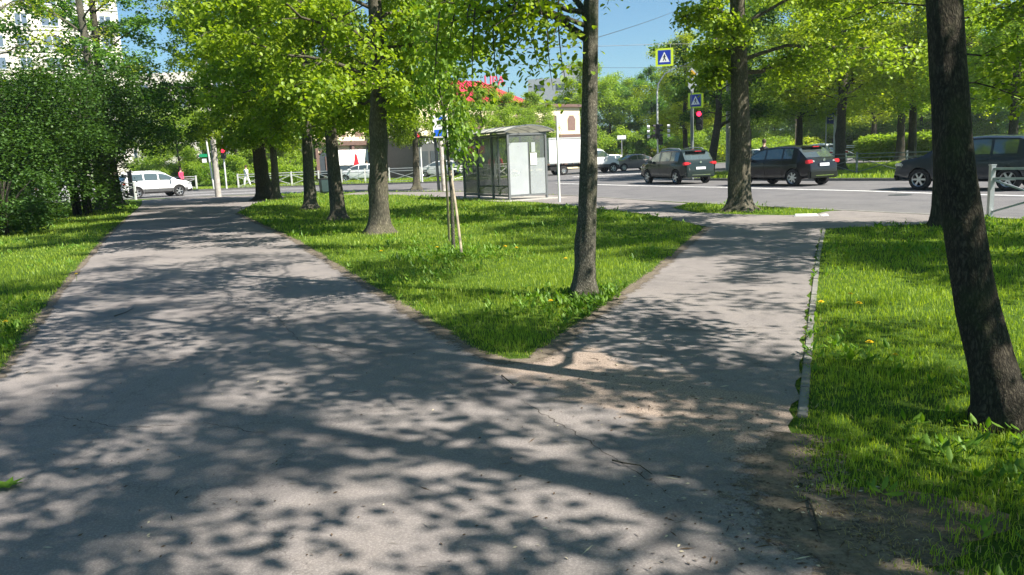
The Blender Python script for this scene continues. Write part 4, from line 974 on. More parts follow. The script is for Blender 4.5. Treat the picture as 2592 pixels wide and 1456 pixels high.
hd2 = math.atan2(2.6, -1.35)
c = G(2008, 472, ZR)+Vector((math.cos(hd2), math.sin(hd2), 0))*1.365+Vector((math.sin(hd2), -math.cos(hd2), 0))*.8
car('cross', 'parked_car', 'black crossover waiting behind the thick roadside trunk, rear lamps half white', c, hd2, M['p_black'], light='split', spokes=7)
hd3 = math.atan2(2.2, -1.5)
c = G(2325, 481, ZR)-Vector((math.cos(hd3), math.sin(hd3), 0))*1.32+Vector((math.sin(hd3), -math.cos(hd3), 0))*.8
car('suv', 'parked_car', 'dark blue off-roader partly hidden by the leaning tree, nearest car', c, hd3, M['p_blue'], spokes=6)
# grey saloon and white cars at the far junction
c = G(1583, 430, ZR); car('sedan', 'parked_car', 'grey-brown saloon facing left at the far junction', D(1600, 71), math.atan2(-.4, -1), M['p_grey'], lit=False, spokes=8)
car('hatch', 'parked_car', 'white car partly hidden between the truck and the grey saloon', D(1530, 80), math.atan2(-.5, -1), M['p_white'], lit=False)
car('hatch', 'parked_car', 'white car parked behind the far railing in front of the shops', D(915, 71), math.atan2(.2, -1), M['p_white'], lit=False, z=0)
car('sedan', 'parked_car', 'dark car parked behind the far railing left of the white one', D(868, 74), math.atan2(.2, -1), M['p_blue'], lit=False, z=0)
car('hatch', 'parked_car', 'silver car parked behind the far railing near the shop front', D(1110, 76), math.atan2(.1, -1), M['p_silver'], lit=False, z=0)
car('suv', 'parked_car', 'white vehicle on the opposite carriageway above the black car', D(2072, 62), math.atan2(1, -.35), M['p_white'], lit=False)
car('sedan', 'parked_car', 'white saloon on the opposite carriageway left of the black car', D(1925, 66), math.atan2(1, -.45), M['p_white'], lit=False)
# box truck
tr = empty('truck', (G(1430, 444, ZR)+G(1517, 438, ZR))/2, math.atan2(3.1, 3.0)*.0+math.atan2(.9, 2.9), 'white box truck crossing the far junction, half hidden by the slim tree', 'truck')
tr.location.y += 1.0
tb = MB(); tb.box((-1.35, 0, 1.98), (3.7, 2.15, 1.95)); tb.build('cargo_box', M['white'], tr, bevel=.02)
tb = MB()
for s in (-1, 1): tb.box((-1.35, s*1.085, 2.97), (3.74, .05, .1)); tb.box((-1.35, s*1.085, 1.0), (3.74, .05, .1))
tb.box((-3.21, 0, 1.98), (.04, 2.2, 2.0)); tb.box((-1.35, 0, 2.99), (3.7, 2.1, .07)); tb.build('box_frame', M['p_silver'], tr)
tb = MB(); tb.box((-.6, 0, .72), (5.2, .9, .22)); tb.box((-2.5, 0, .55), (1.2, 1.9, .3)); tb.build('chassis', M['black'], tr)
for wx in (-1.95,):
    for sy in (-1, 1):
        w = empty('wheel', (wx, sy*.93, .37)); w.parent = tr; w.rotation_euler = (0, 0, 0 if sy < 0 else math.pi)
        tm = MB(); tm.lathe([(.2, -.12), (.33, -.13), (.37, -.1), (.37, .1), (.33, .13), (.2, .12)], 28, 'Y'); tm.build('tyre', M['tyre'], w, smooth=True)
        rm = MB(); rm.lathe([(.22, -.12), (.19, -.06), (.08, -.04), (.07, -.1), (.001, -.1)], 24, 'Y'); rm.build('rim', M['rim'], w, smooth=True)
cabt = car('cab', 'cab', None, (0, 0, 0), 0, M['p_white'], cat=None, z=0, clad=M['cladding']); cabt.parent = tr; cabt.location = (1.85, 0, 0)
# flatten: the cab's pieces belong directly to the truck
for ch in list(cabt.children):
    ch.parent = tr; ch.location = Vector(ch.location)+Vector((1.85, 0, 0))
    if ch.name.startswith('body'): ch.name = 'cab'
bpy.data.objects.remove(cabt)
# yellow vehicle top behind hedge
car('hatch', 'parked_car', 'yellow taxi seen above the clipped hedge', D(2325, 84), math.atan2(1, -.5), simple('yellow_car_paint', (.7, .5, .03), .35, coat=.8), lit=False, z=.35)

# ------------------------------------------------------------------ bus shelter
sh = empty('bus_shelter', tuple(O), math.atan2(A.y, A.x), 'grey framed glass bus shelter with arched pale roof beside the road', 'bus shelter')
SL, SD, SH = 3.55, 1.55, 2.36           # local x along the kerb, local -y towards the road
T = M['steel_dark2'] = simple('shelter_frame_grey', (.13, .14, .145), .5, .2)
def post(x, y, h=SH, z=0.): m_ = MB(); m_.box((x, y, h/2+z/2), (.075, .075, h-z)); m_.build('post', T, sh)
for x in (0, SL/3, SL*2/3, SL): post(x, 0)
post(0, -SD); post(SL, -SD); post(SL/2, -SD)
for z in (.16, SH-.06):
    for c_, d_ in (((SL/2, .0, z), (SL-.08, .06, .07)), ((0, -SD/2, z), (.06, SD-.08, .07)), ((SL, -SD/2, z), (.06, SD-.08, .07))): m_ = MB(); m_.box(c_, d_); m_.build('rail', T, sh)
m_ = MB(); m_.box((SL/2, -SD, SH-.06), (SL-.08, .06, .1)); m_.build('rail', T, sh)
for k in range(3): g = MB(); g.box((SL*(k+.5)/3, 0, .2+(SH-.3)/2), (SL/3-.08, .008, SH-.32)); g.build('glass_panel', M['glass_dark'], sh)
g = MB(); g.box((0, -SD/2, .2+(SH-.3)/2), (.008, SD-.08, SH-.32)); g.build('glass_panel', M['glass_dark'], sh)
g = MB(); g.box((SL, -SD/2, .2+(SH-.3)/2), (.008, SD-.08, SH-.32)); g.build('glass_panel', M['glass_dark'], sh)
g = MB(); g.box((-.015, -SD*.27, 1.08), (.006, SD*.5, 1.85)); g.build('poster_film', M['glass_poster'], sh)
g = MB(); g.box((-.015, -SD*.77, .8), (.006, SD*.4, 1.3)); g.build('poster_film', M['glass_milk'], sh)
g = MB(); g.box((.02, -SD*.55, 1.1), (.03, .06, 1.85)); g.build('mullion', T, sh)
g = MB(); g.box((-.03, -SD*.66, 1.42), (.006, .26, .42)); g.build('timetable', M['white'], sh)
g = MB(); g.box((-.03, -SD*.66, 1.83), (.006, .16, .34)); g.build('timetable', M['glass_poster'], sh)
# arched roof with ribs: an arc across the shelter's depth
ro = MB(); rb = MB(); n_ = 12; y0, y1 = .18, -SD-.28
arc = []
for k in range(n_+1):
    t = k/n_; y = y0+(y1-y0)*t; z = SH+.03+.21*math.sin(math.pi*t)**.8; arc.append((y, z))
for k in range(n_):
    (ya, za), (yb, zb_) = arc[k], arc[k+1]
    ro.add([(-.15, ya, za), (SL+.15, ya, za), (SL+.15, yb, zb_), (-.15, yb, zb_), (-.15, ya, za-.02), (SL+.15, ya, za-.02), (SL+.15, yb, zb_-.02), (-.15, yb, zb_-.02)], [(0, 1, 2, 3), (7, 6, 5, 4), (0, 3, 7, 4), (1, 5, 6, 2)])
ro.build('roof', M['roof_poly'], sh)
for x in [-.16, SL*.2, SL*.4, SL*.6, SL*.8, SL+.16]:
    for k in range(n_): rb.bar((x, arc[k][0], arc[k][1]+.0), (x, arc[k+1][0], arc[k+1][1]+.0), .045, .05)
rb.box((SL/2, y0, SH+.03), (SL+.32, .05, .06)); rb.box((SL/2, y1, SH+.03), (SL+.32, .05, .06)); rb.build('roof_rib', T, sh)
g = MB(); g.box((SL*.45, -.38, .47), (2.1, .36, .04)); g.build('seat', M['steel_dark'], sh)
g = MB()
for x in (SL*.45-.8, SL*.45+.8): g.tube([(x, -.06, .2), (x, -.1, .38), (x, -.3, .45)], .03, 8)
g.build('seat_bracket', M['steel_dark'], sh)
# paving under the shelter
m_ = MB(); m_.box((SL/2, -SD/2+.1, .012), (SL+1.4, SD+1.0, .012)); pv = m_.build('shelter_paving', M['concrete'], loc=tuple(O), rot=(0, 0, math.atan2(A.y, A.x))); tag(pv, kind='structure')
# plain white pole in front of the shelter
m_ = MB(); p = G(1416, 512); m_.tube([(0, 0, 0), (-.0, 0, 2.75)], .038, 10); tag(m_.build('pole', M['white'], loc=tuple(p), smooth=True), 'bare white metal pole right of the bus shelter', 'pole')

# ------------------------------------------------------------------ posts, signals, signs
def face_cam(p): return math.atan2(-p[1], -p[0])+math.pi/2      # local -Y looks at the viewpoint
def disc(mb, c, r, n=20, th=.01): mb.lathe([(.001, -th), (r, -th), (r, th), (.001, th)], n, 'Y', c)
# concrete tram/lamp post at left
p = G(553, 499); r_ = empty('lamp_post', p, 0, 'tall weathered concrete post left of the red pedestrian signal', 'lamp post')
m_ = MB(); m_.tube([(0, 0, 0), (0, 0, 4), (0, 0, 10)], [.17, .15, .11], 12); m_.build('pole', M['concrete'], r_, smooth=True)
m_ = MB(); m_.box((.22, -.05, 4.25), (.35, .03, .28)); m_.box((-.2, -.05, 4.2), (.14, .03, .28)); m_.build('notice_plate', M['white'], r_)
m_ = MB(); m_.tube([(0, 0, 9.6), (-.8, 0, 10.1), (-1.6, 0, 10.2)], .04, 6); m_.box((-1.9, 0, 10.2), (.6, .25, .12)); m_.build('lamp_head', M['galv'], r_)
def signal(p, h, label, heads, pole_mat=M['galv'], r=.06, rz=None, cat='traffic light', group=None, name='traffic_light'):
    root = empty(name, p, face_cam(p) if rz is None else rz, label, cat, group)
    m_ = MB(); m_.tube([(0, 0, 0), (0, 0, h)], r, 10); m_.build('pole', pole_mat, root, smooth=True)
    for (x, z, n, yaw, lit, s) in heads:
        hd_ = MB(); Mx = Matrix.Rotation(yaw, 3, 'Z')
        hd_.box(Mx @ Vector((x, -.16, z)), (.32*s, .2*s, .32*s*n), rot=Mx); hb = hd_.build('signal_head', M['black'], root, bevel=.03)
        for k in range(n):
            zz = z+(n/2-.5-k)*.32*s
            v = MB()
            for q in range(8):
                a0, a1 = math.pi*q/8, math.pi*(q+1)/8; rr = .14*s
                P_ = [Mx @ Vector((x+math.cos(a)*rr, y, zz+math.sin(a)*rr)) for a, y in ((a0, -.26*s-.0), (a1, -.26*s), (a1, -.26*s-.16*s), (a0, -.26*s-.16*s))]; v.add(P_, [(0, 1, 2, 3)])
            v.build('visor', M['black'], hb)
            l = MB(); l.lathe([(.001, 0), (.11*s, 0), (.12*s, .01)], 18, 'Y', (0, 0, 0)); l.v = [tuple(Mx @ (Vector(q_)+Vector((x, -.16-.105*s-.004, zz)))) for q_ in l.v]
            l.build('lens', M['red_light'] if lit == k else M['steel_dark'], hb)
    return root
signal(G(574, 478), 4.4, 'pedestrian signal showing red at the left beside the concrete post', [(.0, 2.92, 3, 0, 1, 1.25)], M['fence_white'])
m_ = MB(); p = G(542, 479); r_ = empty('street_sign', p, 0, 'green street sign on twin white posts left of the concrete post', 'street sign')
m_.tube([(-.0, 0, 0), (-.25, 0, 4.3)], .07, 8); m_.tube([(.35, 0, 0), (.15, 0, 4.3)], .06, 8); m_.build('pole', M['fence_white'], r_, smooth=True)
m_ = MB(); m_.box((-.55, -.1, 2.65), (.62, .03, .24)); m_.build('sign_board', M['green'], r_)
m_ = MB(); m_.box((-.5, -.1, 2.25), (.34, .03, .3)); m_.build('sign_board', M['white'], r_)
signal(D(1066, 58), 3.9, 'traffic light showing red in front of the shops', [(.05, 3.02, 3, -.5, 0, 1.05)], M['fence_white'])
# bus stop sign on wooden post
p = G(1124, 484); rz = face_cam(p); r_ = empty('bus_stop_sign', p, rz, 'white and blue bus stop sign on a patched post near the sapling', 'bus stop sign')
m_ = MB(); m_.tube([(0, 0, 0), (-.05, 0, 3.4)], .11, 10); m_.build('post', simple('patched_post', (.45, .4, .36), .9, var=.5, scale=5), r_, smooth=True)
m_ = MB(); m_.tube([(-.25, .1, 0), (-.3, .1, 2.7)], .07, 8); m_.build('brace', M['steel_dark'], r_)
W0, Z0, Z1 = .62, 2.65, 3.6
m_ = MB(); m_.box((.0, -.15, (Z0+Z1)/2), (W0+.1, .03, Z1-Z0+.1)); m_.build('sign_board', M['white'], r_)
m_ = MB(); m_.box((0, -.17, Z0+.17), (W0, .01, .32)); m_.box((.08, -.17, Z1-.07), (W0*.55, .01, .14)); m_.build('blue_panel', M['sky_blue'], r_)
m_ = MB(); m_.box((0, -.17, 3.34), (.3, .012, .14)); m_.box((0, -.17, 3.25), (.34, .012, .04)); m_.box((0, -.17, 3.15), (.2, .012, .03)); m_.build('bus_symbol', M['black'], r_)
# pedestrian crossing sign board
def crossing_board(root, c, s, yaw=0):
    Mx = Matrix.Rotation(yaw, 3, 'Z'); c = Vector(c)
    def P_(x, y, z): return c+Mx @ Vector((x*s, y, z*s))
    m_ = MB(); m_.box(c, (s, .02, s), rot=Mx); bd = m_.build('sign_board', M['yellowgreen'], root)
    m_ = MB(); m_.box(c+Mx @ Vector((0, -.013, 0)), (s*.72, .004, s*.78), rot=Mx); m_.build('blue_panel', M['blue'], bd)
    m_ = MB(); m_.poly([P_(-.29, -.018, -.27), P_(.29, -.018, -.27), P_(0, -.018, .3)]); m_.build('white_triangle', M['white'], bd)
    m_ = MB(); y = -.022
    def bar(x0, z0, x1, z1, w): a, b = P_(x0, y, z0), P_(x1, y, z1); d = (b-a).normalized(); n = d.cross(Mx @ Vector((0, 1, 0)))*w*s/2; m_.poly([a-n, b-n, b+n, a+n])
    bar(-.01, -.03, .01, .09, .07); bar(0, -.03, -.07, -.2, .04); bar(.0, -.03, .09, -.2, .04); bar(0, .08, -.08, -.01, .03); bar(.01, .08, .08, .0, .03)
    m_.poly([P_(.02+.03*math.cos(a), y, .13+.03*math.sin(a)) for a in [k*math.pi/5 for k in range(10)]])
    bar(.0, .08, .02, .15, .05)
    m_.build('walking_figure', M['black'], bd)
# hanging sign over the road
dist = 40.; p = D(1684, dist); zc = ZAT(1684, 145, dist)
r_ = empty('crossing_sign', (p.x, p.y, zc), face_cam(p), 'pedestrian crossing sign with fluorescent border hanging from a cable above the road', 'road sign')
crossing_board(r_, (0, 0, 0), .86); m_ = MB()
for s in (-1, 1): m_.tube([(s*.3, 0, .39), (s*.3, 0, .62)], .012, 5)
m_.build('hanger', M['galv'], r_)
def cable(name, a, b, sag, label, rad=.012):
    m_ = MB(); a = Vector(a); b = Vector(b); m_.tube([a.lerp(b, t)+Vector((0, 0, -sag*4*t*(1-t))) for t in [k/16 for k in range(17)]], rad, 5); tag(m_.build(name, M['steel_dark'], smooth=True), label, 'cable', 'overhead cables')
cable('overhead_cable', (-6, 37, 6.4), (p.x, p.y, zc+.62), .0, 'overhead cable running left from the hanging crossing sign'); cable('overhead_cable', (p.x, p.y, zc+.62), (24, 48, zc+1.2), .0, 'overhead cable running right from the hanging crossing sign')
q = D(1500, 30); cable('overhead_cable', D(1440, 24, ZAT(1440, 118, 24)), D(1730, 60, ZAT(1730, 20, 60)), .1, 'slanting cable across the sky gap above the junction')
cable('overhead_cable', D(1180, 60, ZAT(1180, 150, 60)), D(1760, 60, ZAT(1760, 168, 60)), .3, 'lower cable behind the slim straight tree')
# median signal mast
p = D(1752, 41); r_ = signal(p, 5.4, 'grey signal mast with crossing sign, priority sign and red light on the median', [(.42, 2.95, 3, -.25, 0, 1.0)], M['fence_dark'], .085, name='signal_mast')
crossing_board(r_, (.18, -.12, 3.95), .76, -.28)
m_ = MB(); m_.box((0, -.1, 5.25), (.46, .02, .46), rot=Matrix.Rotation(R(45), 3, 'Y')); m_.build('priority_sign', M['p_silver'], r_)
m_ = MB(); m_.box((0, -.115, 5.25), (.3, .02, .3), rot=Matrix.Rotation(R(45), 3, 'Y')); m_.build('priority_sign_centre', M['yellow'], r_)
m_ = MB(); m_.poly([(-.33, -.1, 4.86), (.0, -.1, 4.38), (.33, -.1, 4.86)]); m_.poly([(-.33, -.08, 4.86), (.33, -.08, 4.86), (.0, -.08, 4.38)]); m_.build('give_way_sign', M['p_silver'], r_)
# white far signals with bent mast arm
p = D(1665, 62); r_ = signal(p, 6.0, 'white signal pole with curved arm and back-to-back signals beyond the dark green car', [(-.45, 3.0, 3, 1.35, None, 1.15), (.42, 3.0, 3, -1.3, None, 1.15), (.2, 2.3, 2, .2, None, 1.0)], M['fence_white'], .07, name='signal_mast')
m_ = MB(); m_.tube([(0, 0, 5.9), (.1, 0, 6.6), (.6, 0, 7.3), (1.5, 0, 7.7), (3.2, 0, 8.3)], [.06, .055, .05, .045, .04], 8); m_.build('mast_arm', M['galv'], r_, smooth=True)
for (x, s) in ((-.78, -1), (.75, 1)):
    for k in range(3): m_ = MB(); m_.lathe([(.02, 0), (.13, .0), (.12, .2)], 10, 'X', (x, -.1, 2.66+.36*k)); m_.build('visor', M['white'], r_)
# far bus stop sign, street lamp and posts on the median
p = D(2090, 50); r_ = empty('bus_stop_sign', p, face_cam(p), 'far bus stop sign in shade beside the street lamp on the median', 'bus stop sign')
m_ = MB(); m_.tube([(0, 0, 0), (0, 0, 3.6)], .035, 8); m_.build('pole', M['galv'], r_); m_ = MB(); m_.box((.27, 0, 3.1), (.44, .03, .72)); m_.build('sign_board', M['blue'], r_)
m_ = MB(); m_.box((.27, -.02, 3.2), (.26, .01, .13)); m_.box((.27, -.02, 3.0), (.26, .01, .06)); m_.build('bus_symbol', M['white'], r_)
p = D(2114, 48); r_ = empty('lamp_post', p, 0, 'pale street lamp pole rising beside the median tree', 'lamp post'); m_ = MB(); m_.tube([(0, 0, 0), (0, 0, 9)], [.12, .07], 10); m_.build('pole', M['galv'], r_, smooth=True)
m_ = MB(); m_.tube([(0, 0, 9), (-.6, 0, 9.4), (-1.4, 0, 9.5)], .04, 6); m_.box((-1.6, 0, 9.5), (.6, .25, .1)); m_.build('lamp_head', M['galv'], r_)
p = D(1843, 52); m_ = MB(); m_.tube([(0, 0, 0), (0, 0, 7)], [.16, .12], 10); tag(m_.build('post', M['concrete'], loc=tuple(p), smooth=True), 'grey concrete post left of the thick roadside trunk', 'post')
p = D(2014, 70); m_ = MB(); m_.tube([(0, 0, 0), (0, 0, 6)], .07, 8); tag(m_.build('post', M['wood'], loc=tuple(p), smooth=True), 'thin pale post above the roof of the black car', 'post')
p = D(1574, 84); r_ = empty('small_sign', p, 0, 'small pale sign on a thin post behind the grey saloon', 'sign'); m_ = MB(); m_.tube([(0, 0, 0), (0, 0, 3)], .05, 6); m_.build('pole', M['galv'], r_); m_ = MB(); m_.box((0, -.05, 3.1), (.9, .04, .4)); m_.build('sign_board', M['white'], r_)
# black post before the white car
p = G(335, 503); m_ = MB(); m_.box((0, 0, .82), (.2, .2, 1.64)); tag(m_.build('post', M['black'], loc=tuple(p), bevel=.01), 'thick black post in front of the tail of the white car', 'post')
# dark litter bin by the row of trees
p = G(822, 492); r_ = empty('litter_bin', p, 0, 'dark green litter bin between two trunks of the row', 'litter bin')
m_ = MB(); m_.tube([(0, 0, .08), (0, 0, .15), (0, 0, .78)], [.2, .26, .3], 4); m_.build('body', simple('bin_green', (.02, .045, .045), .5), r_, rot=(0, 0, .6)); m_ = MB(); m_.tube([(0, 0, .78), (0, 0, .83)], [.33, .33], 4); m_.build('rim', M['black'], r_, rot=(0, 0, .6))
m_ = MB(); m_.cyl((0, 0, 0), .1, .09, 8); m_.build('foot', M['black'], r_)
# white stone block at the kerb
m_ = MB(); p = G(2040, 548); m_.box((0, 0, .01), (.5, .17, .09), rz=-.25); m_.box((.36, -.06, .0), (.2, .14, .08), rz=.3); tag(m_.build('stone_block', M['white'], loc=tuple(p), bevel=.03), 'broken whitewashed kerb stone lying at the end of the verge', 'stone block')

# ------------------------------------------------------------------ railings
def railing(pts, h, spacing, mat, label, kind='x', z=0, w=.05, group=None, name='railing'):
    root = empty(name, (0, 0, 0), 0, label, 'railing', group); P_ = [Vector((*p.xy, z)) if hasattr(p, 'xy') else Vector((p[0], p[1], z)) for p in pts]; post_ = []
    for a, b in zip(P_[:-1], P_[1:]):
        k = max(1, round((b-a).length/spacing)); post_ += [a+(b-a)*(j/k) for j in range(k)]
    post_.append(P_[-1])
    for p in post_:
        m_ = MB(); m_.box(p+Vector((0, 0, h/2)), (w*1.5, w*1.5, h)); m_.box(p+Vector((0, 0, h+.01)), (w*1.8, w*1.8, .02)); m_.build('post', mat, root)
    for a, b in zip(post_[:-1], post_[1:]):
        m_ = MB(); up_ = Vector((0, 0, 1)); d = (b-a).normalized()*w*.75; a2, b2 = a+d, b-d
        m_.bar(a2+up_*(h-.06), b2+up_*(h-.06), w*.8); m_.bar(a2+up_*(h-.24), b2+up_*(h-.24), w*.7)
        m_.bar(a2+up_*(h-.27), b2+up_*.12, w*.6); m_.bar(a2+up_*.12, b2+up_*(h-.27), w*.62, w*.5)
        if kind == 'xb': m_.bar(a2+up_*.1, b2+up_*.1, w*.6)
        m_.build('rail_panel', mat, root)
    return root
# foreground right
railing([G(2505, 552), Vector((14.5, 5.2, 0)), ], .98, 2.0, M['galv'], 'galvanised crossed railing at the right beside the near lane', w=.055)
# median fence (shaded, dark)
railing([AB(8.5, 19.5), AB(-30, 20.0)], 1.05, 2.5, M['fence_dark'], 'dark grey crossed railing along the median behind the waiting cars', w=.05)
# far white railing across the junction
gr_ = 'white railings along the far kerb'
railing([G(598, 476)+Vector((0, .6, 0)), Vector((-15, 63.6, 0)), Vector((-9, 61, 0)), Vector((-4, 58.9, 0)), Vector((-.9, 60.4, 0)), Vector((1.0, 65.6, 0)), Vector((2.0, 76, 0))], 1.1, 2.6, M['fence_white'], 'white crossed railing in front of the shops beyond the crossing', 'xb', w=.07, group=gr_)
railing([Vector((-34, 47.6, 0)), Vector((-25.5, 46.3, 0)), Vector((-21.2, 45.4, 0))], 1.0, 2.2, M['fence_white'], 'white crossed railing beside the big bush at the left', 'xb', w=.06, group=gr_)
railing([D(2230, 84), D(2125, 88), D(2000, 92), D(1800, 98)], 1.3, 2.6, M['fence_white'], 'white crossed railing on the far side of the opposite carriageway', 'xb', w=.09, group=gr_)
railing([Vector((-36, 66.3, 0)), Vector((-25.5, 65.5, 0))], 1.1, 2.6, M['fence_white'], 'white railing behind the bonnet of the white car', 'xb', w=.07, group=gr_)

# ------------------------------------------------------------------ buildings
cream = simple('cream_render', (.74, .63, .43), .85, var=.08, scale=.6); brown = simple('brown_trim', (.13, .08, .065), .8); wglass = simple('window_glass', (.05, .06, .07), .08, spec=.8)
beige = simple('pale_panel', (.8, .74, .67), .8, var=.08, scale=.4); bluewin = simple('tower_window', (.12, .16, .22), .15, spec=.7)
# white tower block at the upper left
p1 = D(345, 113); p0 = p1-Vector((.9, .436, 0))*23; dv = (p1-p0); W_ = dv.length; rzb = math.atan2(dv.y, dv.x)
r_ = empty('apartment_tower', p0, rzb, 'pale multi-storey apartment tower with rows of windows behind the left trees', 'apartment block')
m_ = MB(); m_.box((W_/2, 7, 19), (W_, 14, 38)); m_.build('wall', beige, r_)
m_ = MB(); m_.box((W_/2, 7, 38.4), (W_+.6, 14.6, .8)); m_.build('roof', M['concrete'], r_)
cols = 7
for fl in range(13):
    z = 1.6+2.8*fl
    if z < 2: continue
    for k in range(cols):
        x = W_*(k+.5)/cols; wd = 2.0 if k % 3 else 1.4
        w = MB(); w.box((x, -.02, z+.75), (wd, .06, 1.55)); wo = w.build('window', bluewin, r_)
        f = MB(); f.box((x, -.07, z+.75), (.09, .05, 1.55)); f.box((x, -.07, z+1.52), (wd, .05, .08)); f.box((x, -.07, z-.02), (wd+.15, .12, .08)); f.box((x-wd/2, -.07, z+.75), (.07, .05, 1.5)); f.box((x+wd/2, -.07, z+.75), (.07, .05, 1.5)); f.build('frame', M['white'], wo)
    if fl % 1 == 0:
        b = MB(); b.box((W_/2, -.06, z-.55), (W_, .06, .05)); b.build('panel_joint', M['concrete'], r_)
# shops: cream two storey building with arches
def shop(p0, p1, h, label, bays, awning=True, dep=12, wallm=cream, name='shop_building', seed=0):
    dv = (p1-p0); W_ = dv.length; root = empty(name, p0, math.atan2(dv.y, dv.x), label, 'building')
    m_ = MB(); m_.box((W_/2, dep/2, h/2), (W_, dep, h)); m_.build('wall', wallm, root)
    m_ = MB(); m_.box((W_/2, -.15, 3.55), (W_+.1, .5, .42)); m_.box((W_/2, -.1, h-.15), (W_+.4, .5, .3)); m_.build('cornice', brown, root)
    bw = W_/bays
    for k in range(bays):
        x = bw*(k+.5)
        w = MB(); n_ = 12; hw = bw*.36
        P_ = [(x-hw, -.03, .2), (x+hw, -.03, .2)]+[(x+hw*math.cos(a), -.03, 2.2+.75*math.sin(a)) for a in [math.pi*j/n_ for j in range(n_+1)]]
        w.poly(P_); wo = w.build('arched_window', wglass, root)
        f = MB()
        for a, b in zip(P_[2:-1], P_[3:]): f.bar(Vector(a)+Vector((0, -.06, 0)), Vector(b)+Vector((0, -.06, 0)), .12)
        for xx in (x-hw, x, x+hw): f.box((xx, -.09, 1.25), (.1, .08, 2.1))
        f.build('frame', brown, wo)
        w = MB(); P_ = [(x-.55, -.03, 4.2), (x+.55, -.03, 4.2), (x+.6, -.03, 5.4), (x+.3, -.03, 5.8), (x-.3, -.03, 5.8), (x-.6, -.03, 5.4)]; w.poly(P_); w.build('window', simple('brown_window', (.2, .13, .11), .4), root)
        c_ = MB(); c_.box((bw*k, -.15, 1.8), (.35, .3, 3.1)); c_.build('pilaster', brown, root)
    return root, W_
s1, w1 = shop(D(800, 76), D(1052, 87), 7.4, 'cream shop building with brown arched windows behind the far railing', 6)
m_ = MB(); m_.box((w1*.31, -.35, 1.6), (4.4, .05, 2.6)); pz = m_.build('poster', M['white'], s1)
m_ = MB(); m_.poly([(w1*.31-.1, -.39, .75), (w1*.31+1.1, -.39, .75), (w1*.31+.75, -.39, 1.9), (w1*.31+.65, -.39, 2.35), (w1*.31+.5, -.39, 2.55), (w1*.31+.35, -.39, 2.35), (w1*.31+.3, -.39, 1.9)]); m_.build('red_figure', M['red'], pz)
# dark shop front
d0 = D(1052, 77); d1 = D(1185, 82); dv = d1-d0; s2 = empty('shop_building', d0, math.atan2(dv.y, dv.x), 'dark grey glazed shop front with pale lettering beside the arched building', 'building')
W2 = dv.length; m_ = MB(); m_.box((W2/2, 4, 1.95), (W2, 8, 3.9)); m_.build('wall', simple('dark_front', (.07, .075, .075), .6), s2); m_ = MB(); m_.box((W2/2, 4.1, 5.6), (W2, 8, 3.4)); m_.build('upper_wall', cream, s2)
for k in range(4): m_ = MB(); m_.box((W2*(k+.5)/4, -.03, 1.35), (W2/4*.8, .05, 2.2)); m_.build('window', wglass, s2)
def text(s, size, mat, parent, loc, name='lettering', rot=(R(90), 0, 0), ext=.02, align='CENTER'):
    cu = bpy.data.curves.new(name, 'FONT'); cu.body = s; cu.size = size; cu.extrude = ext; cu.align_x = align
    to = bpy.data.objects.new(name, cu); COL.objects.link(to); dg = bpy.context.evaluated_depsgraph_get(); me = bpy.data.meshes.new_from_object(to.evaluated_get(dg)); bpy.data.objects.remove(to)
    me.materials.clear(); return obj(name, me, mat, parent, loc, rot)
text('столичный', .85, M['white'], s2, (W2*.5, -.05, 3.2))
# cream building with red roof and red rooftop letters
s3, w3 = shop(D(1185, 80), D(1470, 90), 7.0, 'cream building with red metal roof and red rooftop letters behind the shelter', 6, seed=2)
m_ = MB(); q = .5; x0, x1 = -.3, w3*.52; m_.add([(x0, -.6, 7.05), (x1, -.6, 7.05), (x1, 9, 7.05), (x0, 9, 7.05), (x0+1.5, 4, 9.6), (x1-3.0, 4, 9.6)], [(0, 1, 5, 4), (1, 2, 5), (2, 3, 4, 5), (3, 0, 4), (0, 3, 2, 1)]); m_.build('roof', simple('red_metal_roof', (.55, .03, .06), .45, var=.1), s3)
m_ = MB()
for k in range(9): x = x0+2+k*(x1-x0-4)/9; m_.bar((x, -.62, 7.1), (min(max(x, x0+1.6), x1-3.1), 3.95, 9.64), .06)
m_.build('roof_seam', simple('roof_seam', (.4, .03, .05), .5), s3)
m_ = MB(); m_.box((w3*.52, 5, 8.4), (4.2, .2, .2)); m_.tube([(w3*.42, 5, 7), (w3*.42, 5, 9.2)], .06, 6); m_.tube([(w3*.62, 5, 7), (w3*.62, 5, 9.2)], .06, 6); m_.build('letter_frame', M['steel_dark'], s3)
text('LIPA', 1.5, simple('sign_letter_red', (.6, .07, .13), .4), s3, (w3*.485, 4.8, 9.3), 'rooftop_lettering', ext=.06)
# small tower far behind and pale wall right of shelter
p = D(1426, 190); r_ = empty('distant_block', (p.x, p.y, 0), -.1, 'small grey rooftop structure far away above the trees', 'building'); m_ = MB(); m_.box((0, 0, 9.5), (15, 8, 19)); m_.box((2.5, 0, 20.4), (4.5, 6, 3)); m_.build('wall', simple('grey_block', (.28, .3, .34), .8), r_)
for k in range(3): m_ = MB(); m_.box((-5+5*k, -4.02, 17), (2.2, .06, 1.3)); m_.build('window', wglass, r_)
p = D(540, 150); r_ = empty('distant_block', (p.x-6, p.y, 0), 0, 'pale apartment block glimpsed between the left trees', 'apartment block'); m_ = MB(); m_.box((7, 6, 9), (42, 12, 21)); m_.build('wall', beige, r_)
for fl in range(6):
    for k in range(12): m_ = MB(); m_.box((-12+3.4*k, -.03, 2.2+2.9*fl), (1.5, .06, 1.5)); m_.build('window', bluewin, r_)
